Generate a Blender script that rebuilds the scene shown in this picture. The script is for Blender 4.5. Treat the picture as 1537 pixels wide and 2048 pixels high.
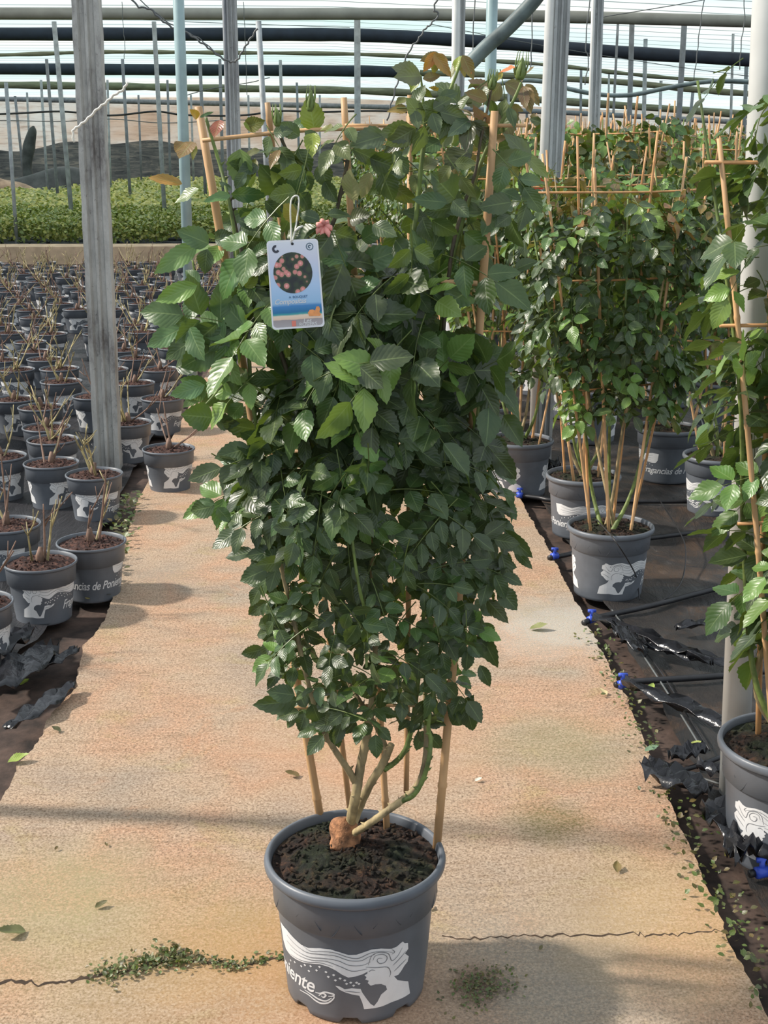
import bpy, bmesh, math, random
import numpy as np
from mathutils import Vector, Matrix, geometry
for o in list(bpy.data.objects): bpy.data.objects.remove(o)
sc = bpy.context.scene
COL = sc.collection
R = math.radians
rnd = random.Random(7)
nr = np.random.RandomState(11)

# ------------------------------------------------------------------ camera, sky, sun, exposure
CAMZ = 1.36; F = 2600.0; PITCH = R(15.35); YAW = R(2.5)
cam = bpy.data.objects.new('camera', bpy.data.cameras.new('camera')); COL.objects.link(cam)
cam.location = (0, 0, CAMZ)
cam.rotation_euler = (R(90) - PITCH, 0, -YAW)
cam.data.sensor_fit = 'VERTICAL'; cam.data.sensor_height = 36.0
cam.data.lens = F / 2048 * 36.0
cam.data.clip_end = 300; cam.data.clip_start = .05
sc.camera = cam

w = bpy.data.worlds.new('sky'); sc.world = w; w.use_nodes = True
bg = w.node_tree.nodes['Background']
bg.inputs[0].default_value = (0.83, 0.92, 1.0, 1); bg.inputs[1].default_value = 0.9
SUN_AZ = R(8); SUN_EL = R(39)
SDIR = Vector((-math.cos(SUN_EL) * math.cos(SUN_AZ), math.cos(SUN_EL) * math.sin(SUN_AZ), math.sin(SUN_EL)))
sun = bpy.data.objects.new('sun', bpy.data.lights.new('sun', 'SUN')); COL.objects.link(sun)
sun.data.energy = 5.0; sun.data.angle = R(3.6); sun.data.color = (1.0, .92, .82)
sun.rotation_euler = SDIR.to_track_quat('Z', 'Y').to_euler(); sun.location = (-6, 3, 8)
sc.view_settings.view_transform = 'Standard'; sc.view_settings.look = 'None'
sc.view_settings.gamma = 1; sc.view_settings.use_curve_mapping = False
sc.view_settings.exposure = 0.08

# ------------------------------------------------------------------ geometry of the view, used to measure the place
FWD = Vector((math.sin(YAW), math.cos(YAW), 0)); RGT = Vector((math.cos(YAW), -math.sin(YAW), 0)); UP = Vector((0, 0, 1))
CDIR = FWD * math.cos(PITCH) - UP * math.sin(PITCH); CUP = FWD * math.sin(PITCH) + UP * math.cos(PITCH)
C0 = Vector((0, 0, CAMZ))
def ray(px, py): return CDIR + RGT * ((px - 768.5) / F) + CUP * ((1024 - py) / F)
def gp(px, py, z=0.0):
    d = ray(px, py); t = (z - CAMZ) / d.z
    return C0 + d * t
def at(px, py, D):
    d = ray(px, py); return C0 + d * (D / d.dot(FWD))
def along(x, D): return FWD * D + RGT * x        # x metres right, D metres ahead

# ------------------------------------------------------------------ tagging and mesh helpers
def tag(o, label=None, cat=None, group=None, kind=None):
    if label: o['label'] = label
    if cat: o['category'] = cat
    if group: o['group'] = group
    if kind: o['kind'] = kind
    return o
def empty(name, loc=(0, 0, 0), rz=0):
    o = bpy.data.objects.new(name, None); COL.objects.link(o); o.location = loc; o.rotation_euler = (0, 0, rz)
    o.empty_display_size = .05
    return o
def mesh(name, verts, faces, mat=None, parent=None, smooth=True, mats=None, fm=None):
    me = bpy.data.meshes.new(name); me.from_pydata([tuple(v) for v in verts], [], faces)
    if mats:
        for m in mats: me.materials.append(m)
    elif mat: me.materials.append(mat)
    if smooth: me.polygons.foreach_set('use_smooth', [True] * len(me.polygons))
    if fm is not None: me.polygons.foreach_set('material_index', fm)
    me.update()
    o = bpy.data.objects.new(name, me); COL.objects.link(o)
    if parent: o.parent = parent
    return o
class MB:
    def __init__(s): s.v = []; s.f = []
    def add(s, v, f):
        n = len(s.v); s.v += [tuple(p) for p in v]; s.f += [tuple(i + n for i in q) for q in f]; return s
    def box(s, a, b):
        x0, y0, z0 = a; x1, y1, z1 = b
        return s.add([(x0,y0,z0),(x1,y0,z0),(x1,y1,z0),(x0,y1,z0),(x0,y0,z1),(x1,y0,z1),(x1,y1,z1),(x0,y1,z1)],
                     [(0,3,2,1),(4,5,6,7),(0,1,5,4),(1,2,6,5),(2,3,7,6),(3,0,4,7)])
    def tube(s, pts, rad, n=8, cap=True):
        pts = [Vector(p) for p in pts]; m = len(pts)
        if not hasattr(rad, '__len__'): rad = [rad] * m
        t = (pts[1] - pts[0]).normalized(); a = t.orthogonal().normalized(); vs = []
        for i, p in enumerate(pts):
            tt = (pts[min(i + 1, m - 1)] - pts[max(i - 1, 0)])
            if tt.length > 1e-9: tt.normalize()
            else: tt = t
            a = (a - tt * a.dot(tt)).normalized(); b = tt.cross(a)
            for k in range(n):
                an = 2 * math.pi * k / n
                vs.append(p + (a * math.cos(an) + b * math.sin(an)) * rad[i])
        fs = []
        for i in range(m - 1):
            for k in range(n):
                k2 = (k + 1) % n
                fs.append((i * n + k, i * n + k2, (i + 1) * n + k2, (i + 1) * n + k))
        if cap: fs.append(tuple(range(n - 1, -1, -1))); fs.append(tuple((m - 1) * n + k for k in range(n)))
        return s.add(vs, fs)
    def cone(s, p, d, r, L, n=4):
        d = Vector(d).normalized(); a = d.orthogonal().normalized(); b = d.cross(a); p = Vector(p)
        vs = [p + (a * math.cos(6.283 * k / n) + b * math.sin(6.283 * k / n)) * r for k in range(n)] + [p + d * L]
        return s.add(vs, [(k, (k + 1) % n, n) for k in range(n)])
    def lathe(s, prof, n=48, mod=None):
        vs = []
        for j, (r, z) in enumerate(prof):
            for k in range(n):
                an = 2 * math.pi * k / n
                rr, zz = (r, z) if mod is None else mod(j, an, r, z)
                vs.append((rr * math.cos(an), rr * math.sin(an), zz))
        fs = []
        for j in range(len(prof) - 1):
            for k in range(n):
                k2 = (k + 1) % n
                fs.append((j * n + k, j * n + k2, (j + 1) * n + k2, (j + 1) * n + k))
        return s.add(vs, fs)
    def build(s, name, mat, parent=None, smooth=True): return mesh(name, s.v, s.f, mat, parent, smooth)
def smooth_path(pts, k=6):
    pts = [Vector(p) for p in pts]
    if len(pts) < 3: return pts
    out = []; P = [pts[0] * 2 - pts[1]] + pts + [pts[-1] * 2 - pts[-2]]
    for i in range(1, len(P) - 2):
        a, b, c, d = P[i - 1], P[i], P[i + 1], P[i + 2]
        for j in range(k):
            t = j / k
            out.append(.5 * ((2 * b) + (c - a) * t + (2 * a - 5 * b + 4 * c - d) * t * t + (3 * b - a - 3 * c + d) * t ** 3))
    out.append(pts[-1]); return out
def lerp_list(vals, n):
    return [float(x) for x in np.interp(np.linspace(0, 1, n), np.linspace(0, 1, len(vals)), vals)]
def children(o): return [c for c in bpy.data.objects if c.parent == o]
KIDS = {}
def copy_tree(o, loc=None, rz=None, scale=None, skip=()):
    """a thing with its parts and sub-parts; meshes are shared"""
    c = o.copy(); COL.objects.link(c)
    if loc is not None: c.location = loc
    if rz is not None: c.rotation_euler = (0, 0, rz)
    if scale is not None: c.scale = (scale, scale, scale)
    if o.name not in KIDS: KIDS[o.name] = [(ch, children(ch)) for ch in children(o)]
    for ch, gs in KIDS[o.name]:
        if any(ch.name.startswith(s) for s in skip): continue
        d = ch.copy(); COL.objects.link(d); d.parent = c
        for g in gs:
            e = g.copy(); COL.objects.link(e); e.parent = d
    return c

# ------------------------------------------------------------------ materials
def lin(c):
    return tuple((x / 255 / 12.92 if x / 255 <= .04045 else ((x / 255 + .055) / 1.055) ** 2.4) for x in c) + (1,)
def newmat(name):
    m = bpy.data.materials.new(name); m.use_nodes = True
    return m, m.node_tree, m.node_tree.nodes['Principled BSDF']
def N(nt, t, **kw):
    n = nt.nodes.new(t)
    for k, v in kw.items():
        if k.startswith('i_'): n.inputs[k[2:].replace('_', ' ')].default_value = v
        else: setattr(n, k, v)
    return n
def noise(nt, scale, detail=4, rough=.55, co='Object', stretch=None, dist=0):
    tc = N(nt, 'ShaderNodeTexCoord'); out = tc.outputs[co]
    if stretch:
        mp = N(nt, 'ShaderNodeMapping'); mp.inputs['Scale'].default_value = stretch
        nt.links.new(out, mp.inputs[0]); out = mp.outputs[0]
    n = N(nt, 'ShaderNodeTexNoise'); n.inputs['Scale'].default_value = scale
    n.inputs['Detail'].default_value = detail; n.inputs['Roughness'].default_value = rough; n.inputs['Distortion'].default_value = dist
    nt.links.new(out, n.inputs['Vector']); return n.outputs['Fac']
def ramp(nt, fac, stops, interp='LINEAR'):
    r = N(nt, 'ShaderNodeValToRGB'); r.color_ramp.interpolation = interp
    els = r.color_ramp.elements
    while len(els) < len(stops): els.new(.5)
    for e, (p, c) in zip(els, stops): e.position = p; e.color = c if len(c) == 4 else lin(c)
    nt.links.new(fac, r.inputs[0]); return r.outputs[0]
def mixc(nt, fac, a, b, mode='MIX'):
    m = N(nt, 'ShaderNodeMix', data_type='RGBA', blend_type=mode)
    for sock, v in ((m.inputs[0], fac), (m.inputs[6], a), (m.inputs[7], b)):
        if hasattr(v, 'is_linked'): nt.links.new(v, sock)
        elif isinstance(v, (int, float)): sock.default_value = v
        else: sock.default_value = v if len(v) == 4 else lin(v)
    return m.outputs[2]
def bump(nt, bs, h, strength=.3, dist=.01):
    b = N(nt, 'ShaderNodeBump'); b.inputs['Strength'].default_value = strength; b.inputs['Distance'].default_value = dist
    nt.links.new(h, b.inputs['Height']); nt.links.new(b.outputs[0], bs.inputs['Normal'])
def simple(name, c, rough=.6, var=.18, scale=30, bmp=.0, metal=0, stretch=None, spec=.5):
    m, nt, bs = newmat(name)
    f = noise(nt, scale, stretch=stretch)
    a = tuple(max(0, x * (1 - var)) for x in c); b = tuple(min(255, x * (1 + var)) for x in c)
    nt.links.new(ramp(nt, f, [(.3, a), (.7, b)]), bs.inputs['Base Color'])
    bs.inputs['Roughness'].default_value = rough; bs.inputs['Metallic'].default_value = metal
    bs.inputs['Specular IOR Level'].default_value = spec
    if bmp: bump(nt, bs, f, bmp)
    return m
M = {}
M['pot'] = simple('pot_plastic', (96, 101, 108), .42, .07, 14)
M['potdark'] = simple('pot_emboss', (66, 70, 76), .5, .05)
M['print'] = simple('white_print', (222, 222, 222), .5, .03)
M['printline'] = simple('print_line', (120, 122, 126), .5, .03)
M['cane'] = simple('bamboo', (196, 156, 112), .55, .16, 22, stretch=(1, 1, .15))
M['canetop'] = simple('orange_cane', (200, 150, 100), .55, .14, 22, stretch=(1, 1, .15))
M['bark'] = simple('green_bark', (146, 130, 96), .7, .3, 45, .4, stretch=(1, 1, .4))
M['graft'] = simple('graft_bark', (140, 98, 68), .85, .4, 60, .8)
M['stem'] = simple('green_stem', (104, 120, 62), .55, .25, 40)
M['darkstem'] = simple('brown_stem', (74, 66, 48), .65, .25, 40)
M['deadstem'] = simple('pruned_stem', (150, 138, 98), .65, .35, 22)
M['redstem'] = simple('brown_pruned_stem', (112, 88, 74), .7, .35, 22)
M['galv'] = simple('galvanised_steel', (150, 156, 158), .5, .14, 9, metal=.0)
M['galvteal'] = simple('painted_steel', (150, 174, 176), .4, .08, 6)
M['galvwhite'] = simple('pale_steel', (205, 206, 202), .45, .06, 6)
M['galvdark'] = simple('dull_steel', (120, 125, 130), .6, .12, 8)
M['blackpipe'] = simple('black_pipe', (34, 34, 37), .45, .2, 30)
M['hose'] = simple('grey_green_hose', (96, 110, 110), .45, .25, 8)
M['navy'] = simple('navy_netting', (38, 47, 60), .8, .12, 6)
M['beam'] = simple('grey_gutter', (138, 137, 130), .6, .08, 3)
M['olive'] = simple('olive_netting', (112, 114, 92), .8, .2, 3, stretch=(1, 1, 12))
M['blue'] = simple('blue_plastic', (50, 80, 190), .4, .05)
M['cord'] = simple('white_cord', (225, 222, 210), .5, .03)
M['wire'] = simple('wire', (95, 98, 98), .5, .1)
M['bagwhite'] = simple('white_bag', (238, 240, 245), .45, .03)
M['bagteal'] = simple('teal_print', (40, 180, 190), .45, .03)
M['red'] = simple('red_print', (214, 70, 50), .5, .05)
M['dryleaf'] = simple('dry_leaf', (120, 86, 52), .8, .35, 40)
M['petal'] = simple('pink_petal', (226, 150, 140), .55, .12, 60)
M['bud'] = simple('green_bud', (110, 128, 66), .5, .2, 60)

def soil_mat():
    m, nt, bs = newmat('potting_soil')
    f = noise(nt, 70, 8, .7); g = noise(nt, 9, 3)
    c1 = ramp(nt, f, [(.30, (22, 17, 14)), (.5, (58, 42, 33)), (.62, (96, 66, 48)), (.74, (140, 104, 76))])
    c2 = ramp(nt, f, [(.35, (20, 24, 16)), (.55, (44, 52, 32)), (.72, (82, 84, 52))])
    nt.links.new(mixc(nt, ramp(nt, g, [(.48, (0, 0, 0)), (.6, (255, 255, 255))]), c1, c2), bs.inputs['Base Color'])
    bs.inputs['Roughness'].default_value = .95; bump(nt, bs, f, 1.0, .02); return m
M['soil'] = soil_mat()
def redsoil_mat():
    m, nt, bs = newmat('bark_compost')
    f = noise(nt, 60, 6, .7)
    nt.links.new(ramp(nt, f, [(.33, (30, 22, 22)), (.5, (78, 54, 48)), (.68, (138, 98, 84))]), bs.inputs['Base Color'])
    bs.inputs['Roughness'].default_value = .95; bump(nt, bs, f, 1.0, .02); return m
M['redsoil'] = redsoil_mat()

def leaf_mat(name, trans=.15, rough=.36):
    m, nt, bs = newmat(name)
    at_ = N(nt, 'ShaderNodeAttribute', attribute_name='tint')
    uv = N(nt, 'ShaderNodeUVMap', uv_map='uv'); sep = N(nt, 'ShaderNodeSeparateXYZ'); nt.links.new(uv.outputs[0], sep.inputs[0])
    def mth(op, a, b=None, c=None):
        n = N(nt, 'ShaderNodeMath', operation=op)
        for i, v in enumerate((a, b, c)):
            if v is None: continue
            if hasattr(v, 'is_linked'): nt.links.new(v, n.inputs[i])
            else: n.inputs[i].default_value = v
        return n.outputs[0]
    av = mth('ABSOLUTE', sep.outputs[0])                      # 0 at the midrib, 1 at the margin
    mid = mth('SUBTRACT', 1.0, mth('MINIMUM', mth('MULTIPLY', av, 14), 1.0))
    s = mth('SUBTRACT', mth('MULTIPLY', sep.outputs[1], 8.0), mth('MULTIPLY', av, 2.4))
    side = mth('POWER', mth('ABSOLUTE', mth('SINE', mth('MULTIPLY', s, math.pi))), 1.0)
    sidev = mth('SUBTRACT', 1.0, mth('MINIMUM', mth('MULTIPLY', side, 5), 1.0))
    vein = mth('MAXIMUM', mth('MULTIPLY', mid, .85), mth('MULTIPLY', sidev, .12))
    tv = mixc(nt, noise(nt, 45, 3), at_.outputs['Color'], mixc(nt, .25, at_.outputs['Color'], (150, 160, 90)))
    vc = mixc(nt, .5, tv, (150, 170, 110))
    col = mixc(nt, vein, tv, vc)
    nt.links.new(col, bs.inputs['Base Color'])
    bs.inputs['Roughness'].default_value = rough; bs.inputs['Specular IOR Level'].default_value = .5
    bump(nt, bs, mth('SUBTRACT', side, mth('MULTIPLY', mid, 1.0)), .13, .003)
    tr = N(nt, 'ShaderNodeBsdfTranslucent')
    nt.links.new(mixc(nt, .55, col, (170, 200, 60), 'MIX'), tr.inputs[0])
    ms = N(nt, 'ShaderNodeMixShader'); ms.inputs[0].default_value = trans
    nt.links.new(bs.outputs[0], ms.inputs[1]); nt.links.new(tr.outputs[0], ms.inputs[2])
    nt.links.new(ms.outputs[0], nt.nodes['Material Output'].inputs[0])
    return m
M['leaf'] = leaf_mat('rose_leaf')

# ------------------------------------------------------------------ leaves (vectorised)
def leaf_template(st, teeth=True):
    """ovate, finely toothed leaflet: columns of 5 verts; local x across, y along 0..1, z up"""
    V = []; UVs = []
    for i in range(st + 1):
        s = i / st
        wv = (math.sin(math.pi * min(1, s ** .78)) ** .85) if 0 < s < 1 else 0.0
        wv = max(wv, .0) * .5
        if teeth and 0 < i < st: wv *= 1.0 if i % 2 else .90
        for u in (-1, -.5, 0, .5, 1):
            yy = s + (.02 if (teeth and i % 2 and abs(u) == 1) else 0)
            V.append((u * wv, yy, 0)); UVs.append((u, s))
    Fs = []
    for i in range(st):
        for k in range(4):
            a = i * 5 + k; Fs.append((a, a + 1, a + 6, a + 5))
    return np.array(V), np.array(UVs), np.array(Fs)
TH = leaf_template(15); TM = leaf_template(7); TL = leaf_template(3, False)
class Leaves:
    """collects leaflets (base, direction, normal, length, width, tint) and petioles, then builds ONE mesh"""
    def __init__(s, tmpl): s.t = tmpl; s.L = []; s.pet = MB(); s.pc = []
    def leaflet(s, p, d, n, L, wd, tint, fold=None, curl=None):
        s.L.append((tuple(p), tuple(d), tuple(n), L, wd, tint, rnd.uniform(.10, .35) if fold is None else fold,
                    rnd.uniform(-.05, .30) if curl is None else curl))
    def build(s, name, parent=None, mat=None):
        V, UVt, Ft = s.t; n = len(s.L); nv = len(V)
        P = np.array([l[0] for l in s.L]); D = np.array([l[1] for l in s.L]); Nn = np.array([l[2] for l in s.L])
        D /= np.linalg.norm(D, axis=1)[:, None]; Nn -= D * (Nn * D).sum(1)[:, None]; Nn /= np.linalg.norm(Nn, axis=1)[:, None] + 1e-9
        S = np.cross(D, Nn); L = np.array([l[3] for l in s.L]); W = np.array([l[4] for l in s.L])
        fo = np.array([l[6] for l in s.L]); cu = np.array([l[7] for l in s.L])
        x = V[None, :, 0] * (W * L)[:, None]; y = V[None, :, 1] * L[:, None]
        z = fo[:, None] * np.abs(x) - cu[:, None] * (V[None, :, 1] ** 2) * L[:, None]
        wav = np.array([rnd.uniform(0, 6) for _ in range(n)])
        z = z + .04 * L[:, None] * np.sin(V[None, :, 1] * 9 + wav[:, None]) * np.sign(V[None, :, 0]) * np.abs(V[None, :, 0]) * 2
        co = P[:, None, :] + x[..., None] * S[:, None, :] + y[..., None] * D[:, None, :] + z[..., None] * Nn[:, None, :]
        co = co.reshape(-1, 3)
        faces = (Ft[None] + (np.arange(n) * nv)[:, None, None]).reshape(-1, 4)
        tint = np.repeat(np.array([l[5] for l in s.L]), nv, axis=0)
        uv = np.tile(UVt, (n, 1))
        pv = np.array(s.pet.v).reshape(-1, 3); m0 = len(co)
        co = np.concatenate([co, pv]) if len(pv) else co
        me = bpy.data.meshes.new(name)
        pf = [tuple(i + m0 for i in f) for f in s.pet.f]
        me.from_pydata(co.tolist(), [], faces.tolist() + pf)
        if len(pv):
            tint = np.concatenate([tint, np.tile(np.array(lin((96, 112, 58))[:3]), (len(pv), 1))]); uv = np.concatenate([uv, np.tile(np.array([[.5, .06]]), (len(pv), 1))])
        ca = me.color_attributes.new('tint', 'FLOAT_COLOR', 'POINT')
        ca.data.foreach_set('color', np.concatenate([tint, np.ones((len(tint), 1))], 1).astype('f').ravel())
        ul = me.uv_layers.new(name='uv')
        li = np.zeros(len(me.loops), dtype='i'); me.loops.foreach_get('vertex_index', li)
        ul.data.foreach_set('uv', uv[li].astype('f').ravel())
        me.polygons.foreach_set('use_smooth', [True] * len(me.polygons))
        me.materials.append(mat or M['leaf']); me.update()
        o = bpy.data.objects.new(name, me); COL.objects.link(o)
        if parent: o.parent = parent
        return o
    def compound(s, p, d, n, size, tints, k=5, petiole=True, droop=.25):
        """odd-pinnate rose leaf: rachis from p along d, leaflets in the plane of normal n"""
        p = Vector(p); d = Vector(d).normalized(); n = Vector(n); n = (n - d * n.dot(d)).normalized(); side = d.cross(n)
        Lr = size * (1.5 if k == 5 else 2.1 if k == 7 else .9)
        pts = []
        for i in range(6):
            t = i / 5; pts.append(p + d * (Lr * t) - n * (droop * Lr * t * t * .6) - UP * (droop * Lr * t * t * .5))
        if petiole: s.pet.tube(pts, [.0012, .0011, .001, .0009, .0008, .0006], 3, False)
        base = rnd.choice(tints)
        def tt():
            f = rnd.uniform(.8, 1.25); return tuple(min(1, c * f * rnd.uniform(.93, 1.07)) for c in lin(base)[:3])
        def nn(): return (n + Vector((rnd.gauss(0, .22), rnd.gauss(0, .22), rnd.gauss(0, .22)))).normalized()
        td = (pts[-1] - pts[-2]).normalized()
        s.leaflet(pts[-1], td, nn(), size * rnd.uniform(.95, 1.12), rnd.uniform(.60, .74), tt())
        npair = (k - 1) // 2
        for j in range(npair):
            q = pts[-1 - int(round((j + .8) * 4.0 / (npair + .6)))] if npair > 1 else pts[2]
            for sg in (-1, 1):
                if rnd.random() < .06: continue
                an = R(rnd.uniform(48, 75))
                dd = td * math.cos(an) + side * (sg * math.sin(an)) + Vector((rnd.gauss(0, .1), rnd.gauss(0, .1), rnd.gauss(0, .1) - .06))
                s.leaflet(q + dd * .004, dd, nn(), size * rnd.uniform(.74, 1.0) * (1 - .08 * j), rnd.uniform(.60, .76), tt())
GREEN = [(26, 50, 36), (30, 58, 38), (38, 68, 38), (22, 42, 34), (42, 74, 44), (28, 54, 44)]
LIGHT = [(74, 110, 54), (92, 128, 60), (60, 98, 52), (110, 140, 66)]
YOUNG = [(112, 84, 44), (132, 104, 46), (96, 70, 48), (104, 100, 46), (140, 82, 50)]
# ------------------------------------------------------------------ ground, path, beds
def path_mat():
    m, nt, bs = newmat('weathered_concrete')
    big = noise(nt, 1.7, 3, .6); mid = noise(nt, 5.5, 5, .6, dist=.6); fine = noise(nt, 120, 8, .85); brush = noise(nt, 26, 6, .7, stretch=(.35, 1.6, 1))
    c = ramp(nt, big, [(.32, (182, 164, 146)), (.46, (202, 176, 150)), (.55, (208, 168, 138)), (.68, (188, 172, 152))])
    c = mixc(nt, ramp(nt, mid, [(.56, (0, 0, 0)), (.70, (190, 190, 190))]), c, (186, 168, 116))
    f3 = noise(nt, 2.6, 4, .6, stretch=(1, 1.4, 1), dist=1.2)
    c = mixc(nt, ramp(nt, f3, [(.60, (0, 0, 0)), (.74, (180, 180, 180))]), c, (168, 158, 142))
    f4 = noise(nt, 3.3, 5, .7, stretch=(1.3, 1, 1), dist=.9)
    c = mixc(nt, ramp(nt, f4, [(.60, (0, 0, 0)), (.72, (170, 170, 170))]), c, (214, 148, 104))
    c = mixc(nt, ramp(nt, brush, [(.36, (170, 170, 170)), (.52, (0, 0, 0))]), c, (160, 132, 104))
    c = mixc(nt, ramp(nt, fine, [(.38, (235, 235, 235)), (.53, (0, 0, 0))]), c, (104, 82, 64))
    gr = noise(nt, 230, 2, .5)
    c = mixc(nt, ramp(nt, gr, [(.34, (200, 200, 200)), (.44, (0, 0, 0))]), c, (92, 70, 54))
    c = mixc(nt, ramp(nt, gr, [(.57, (0, 0, 0)), (.66, (150, 150, 150))]), c, (240, 222, 200))
    sp = noise(nt, 38, 3, .8)
    c = mixc(nt, ramp(nt, sp, [(.27, (200, 200, 200)), (.33, (0, 0, 0))]), c, (84, 64, 50))
    # algae-green stains and grey patches with a shape of their own
    tc = N(nt, 'ShaderNodeTexCoord')
    for (px, py, rad, colr, st) in ((1100, 1640, .085, (104, 100, 56), .9), (1110, 1490, .16, (140, 136, 96), .7), (1130, 1250, .24, (196, 194, 184), 1),
                                    (1060, 1950, .24, (150, 144, 132), .95), (330, 1900, .26, (184, 160, 108), .6), (960, 1975, .05, (48, 38, 30), .95),  # first entry: soft shadow right of the pot, painted in as grey
                                    (520, 1900, .15, (176, 152, 98), .6), (80, 1800, .2, (168, 160, 120), .8), (600, 2020, .25, (206, 146, 104), .45), (1350, 1830, .22, (200, 168, 118), .75), (330, 1150, .12, (150, 142, 130), .8), (700, 1500, .25, (206, 158, 122), .6)):
        q = gp(px, py)
        vm = N(nt, 'ShaderNodeVectorMath', operation='DISTANCE'); nt.links.new(tc.outputs['Object'], vm.inputs[0]); vm.inputs[1].default_value = (q.x, q.y, 0)
        ad = N(nt, 'ShaderNodeMath', operation='MULTIPLY_ADD'); nt.links.new(mid, ad.inputs[0]); ad.inputs[1].default_value = rad * 1.6; nt.links.new(vm.outputs['Value'], ad.inputs[2])
        mr = N(nt, 'ShaderNodeMapRange'); nt.links.new(ad.outputs[0], mr.inputs[0]); mr.inputs[1].default_value = rad * 1.2; mr.inputs[2].default_value = rad * 2.2
        mr.inputs[3].default_value = st; mr.inputs[4].default_value = 0
        mu = N(nt, 'ShaderNodeMath', operation='MULTIPLY'); nt.links.new(mr.outputs[0], mu.inputs[0]); nt.links.new(ramp(nt, fine, [(.35, (255, 255, 255)), (.65, (90, 90, 90))]), mu.inputs[1])
        c = mixc(nt, mu.outputs[0], c, colr)
    nt.links.new(c, bs.inputs['Base Color']); bs.inputs['Roughness'].default_value = .95; bs.inputs['Specular IOR Level'].default_value = .2
    bump(nt, bs, fine, .55, .01); return m
M['path'] = path_mat()
def fabric_mat(name, a, b, dirt, amt):
    m, nt, bs = newmat(name)
    f = noise(nt, 6, 6, .65, dist=1.2); g = noise(nt, 3.0, 6, .7, dist=.8); h = noise(nt, 90, 4, .7)
    c = ramp(nt, f, [(.3, a), (.6, b), (.8, tuple(x * 1.5 for x in b))])
    c = mixc(nt, ramp(nt, g, [(amt, (0, 0, 0)), (amt + .1, (255, 255, 255))]), c, dirt)
    c = mixc(nt, ramp(nt, h, [(.6, (0, 0, 0)), (.72, (170, 170, 170))]), c, (120, 98, 82))
    nt.links.new(c, bs.inputs['Base Color']); bs.inputs['Roughness'].default_value = .36; bs.inputs['Specular IOR Level'].default_value = .7
    k = noise(nt, 7, 8, .7, dist=3.5, stretch=(1.6, .5, 1)); bump(nt, bs, k, 1.0, .14); return m
M['fabricL'] = fabric_mat('weed_fabric', (46, 46, 50), (70, 70, 75), (66, 48, 42), .60)
M['fabricR'] = fabric_mat('dusty_fabric', (44, 42, 42), (70, 64, 60), (98, 78, 62), .50)
M['dirt'] = simple('brown_dirt', (60, 48, 42), .95, .45, 14, .8)
M['film'] = simple('black_film', (30, 31, 35), .25, .3, 20, .6)
M['kerb'] = simple('kerb_concrete', (196, 170, 140), .9, .14, 5)
M['kerbface'] = simple('kerb_face', (140, 120, 100), .9, .14, 5)
M['crack'] = simple('crack_dark', (64, 50, 38), 1, .2, 30)
M['moss'] = simple('moss', (70, 96, 44), .9, .35, 50)

# main ground (z = -0.03), path slab top at z = 0
g = MB(); g.add([(-60, -2, -.04), (60, -2, -.04), (60, 120, -.04), (-60, 120, -.04)], [(0, 1, 2, 3)])
tag(g.build('ground', M['dirt'], smooth=False), kind='structure')

LEFT = [(-420, 2120), (-330, 2048), (-200, 1850), (-90, 1710), (0, 1600), (14, 1576), (40, 1530), (66, 1498), (88, 1455), (112, 1418), (146, 1380), (160, 1350), (168, 1290), (188, 1270),
        (210, 1238), (228, 1190), (240, 1120), (262, 1040), (282, 990)]
RIGHT = [(1600, 2140), (1537, 2032), (1512, 1985), (1470, 1900), (1442, 1830), (1415, 1768), (1392, 1720), (1362, 1655), (1338, 1600), (1322, 1540), (1300, 1500), (1270, 1440),
         (1252, 1400), (1222, 1345), (1196, 1290), (1180, 1255), (1152, 1200), (1112, 1125), (1085, 1075), (1058, 1030), (1040, 990)]
def jag(pts, seed):
    r = random.Random(seed); out = []
    P = [gp(*p) for p in pts]
    w_ = 0
    for a, b in zip(P[:-1], P[1:]):
        n_ = max(3, int((b - a).length / .012))
        for j in range(n_):
            q = a.lerp(b, j / n_); w_ = w_ * .8 + r.gauss(0, .0022); out.append(Vector((q.x + w_, q.y, 0)))
    out.append(P[-1]); return out
Lp = jag(LEFT, 3); Rp = jag(RIGHT, 4)
for y in (6.2, 7.5, 9, 12, 15, 18.2): Lp.append(Vector((Lp[-1].x - .0 + (.0), y, 0)))
for y in (6.2, 7.5, 9, 12, 15, 18.2): Rp.append(Vector((Rp[-1].x, y, 0)))
PXL, PXR = Lp[-1].x, Rp[-1].x
def build_path():
    vs = [tuple(p) for p in Lp] + [tuple(p) for p in reversed(Rp)]
    bm = bmesh.new(); bv = [bm.verts.new(v) for v in vs]; f = bm.faces.new(bv)
    if f.normal.z < 0: f.normal_flip()
    r = bmesh.ops.extrude_face_region(bm, geom=[f]); ev = [e for e in r['geom'] if isinstance(e, bmesh.types.BMVert)]
    bm.normal_update()
    for v in ev: v.co.z -= .0
    for v in bv: v.co.z = -.05
    bmesh.ops.recalc_face_normals(bm, faces=bm.faces)
    bmesh.ops.triangulate(bm, faces=[f for f in bm.faces if len(f.verts) > 4])
    me = bpy.data.meshes.new('concrete_path'); bm.to_mesh(me); me.materials.append(M['path'])
    o = bpy.data.objects.new('concrete_path', me); COL.objects.link(o); return tag(o, kind='structure')
build_path()

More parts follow.
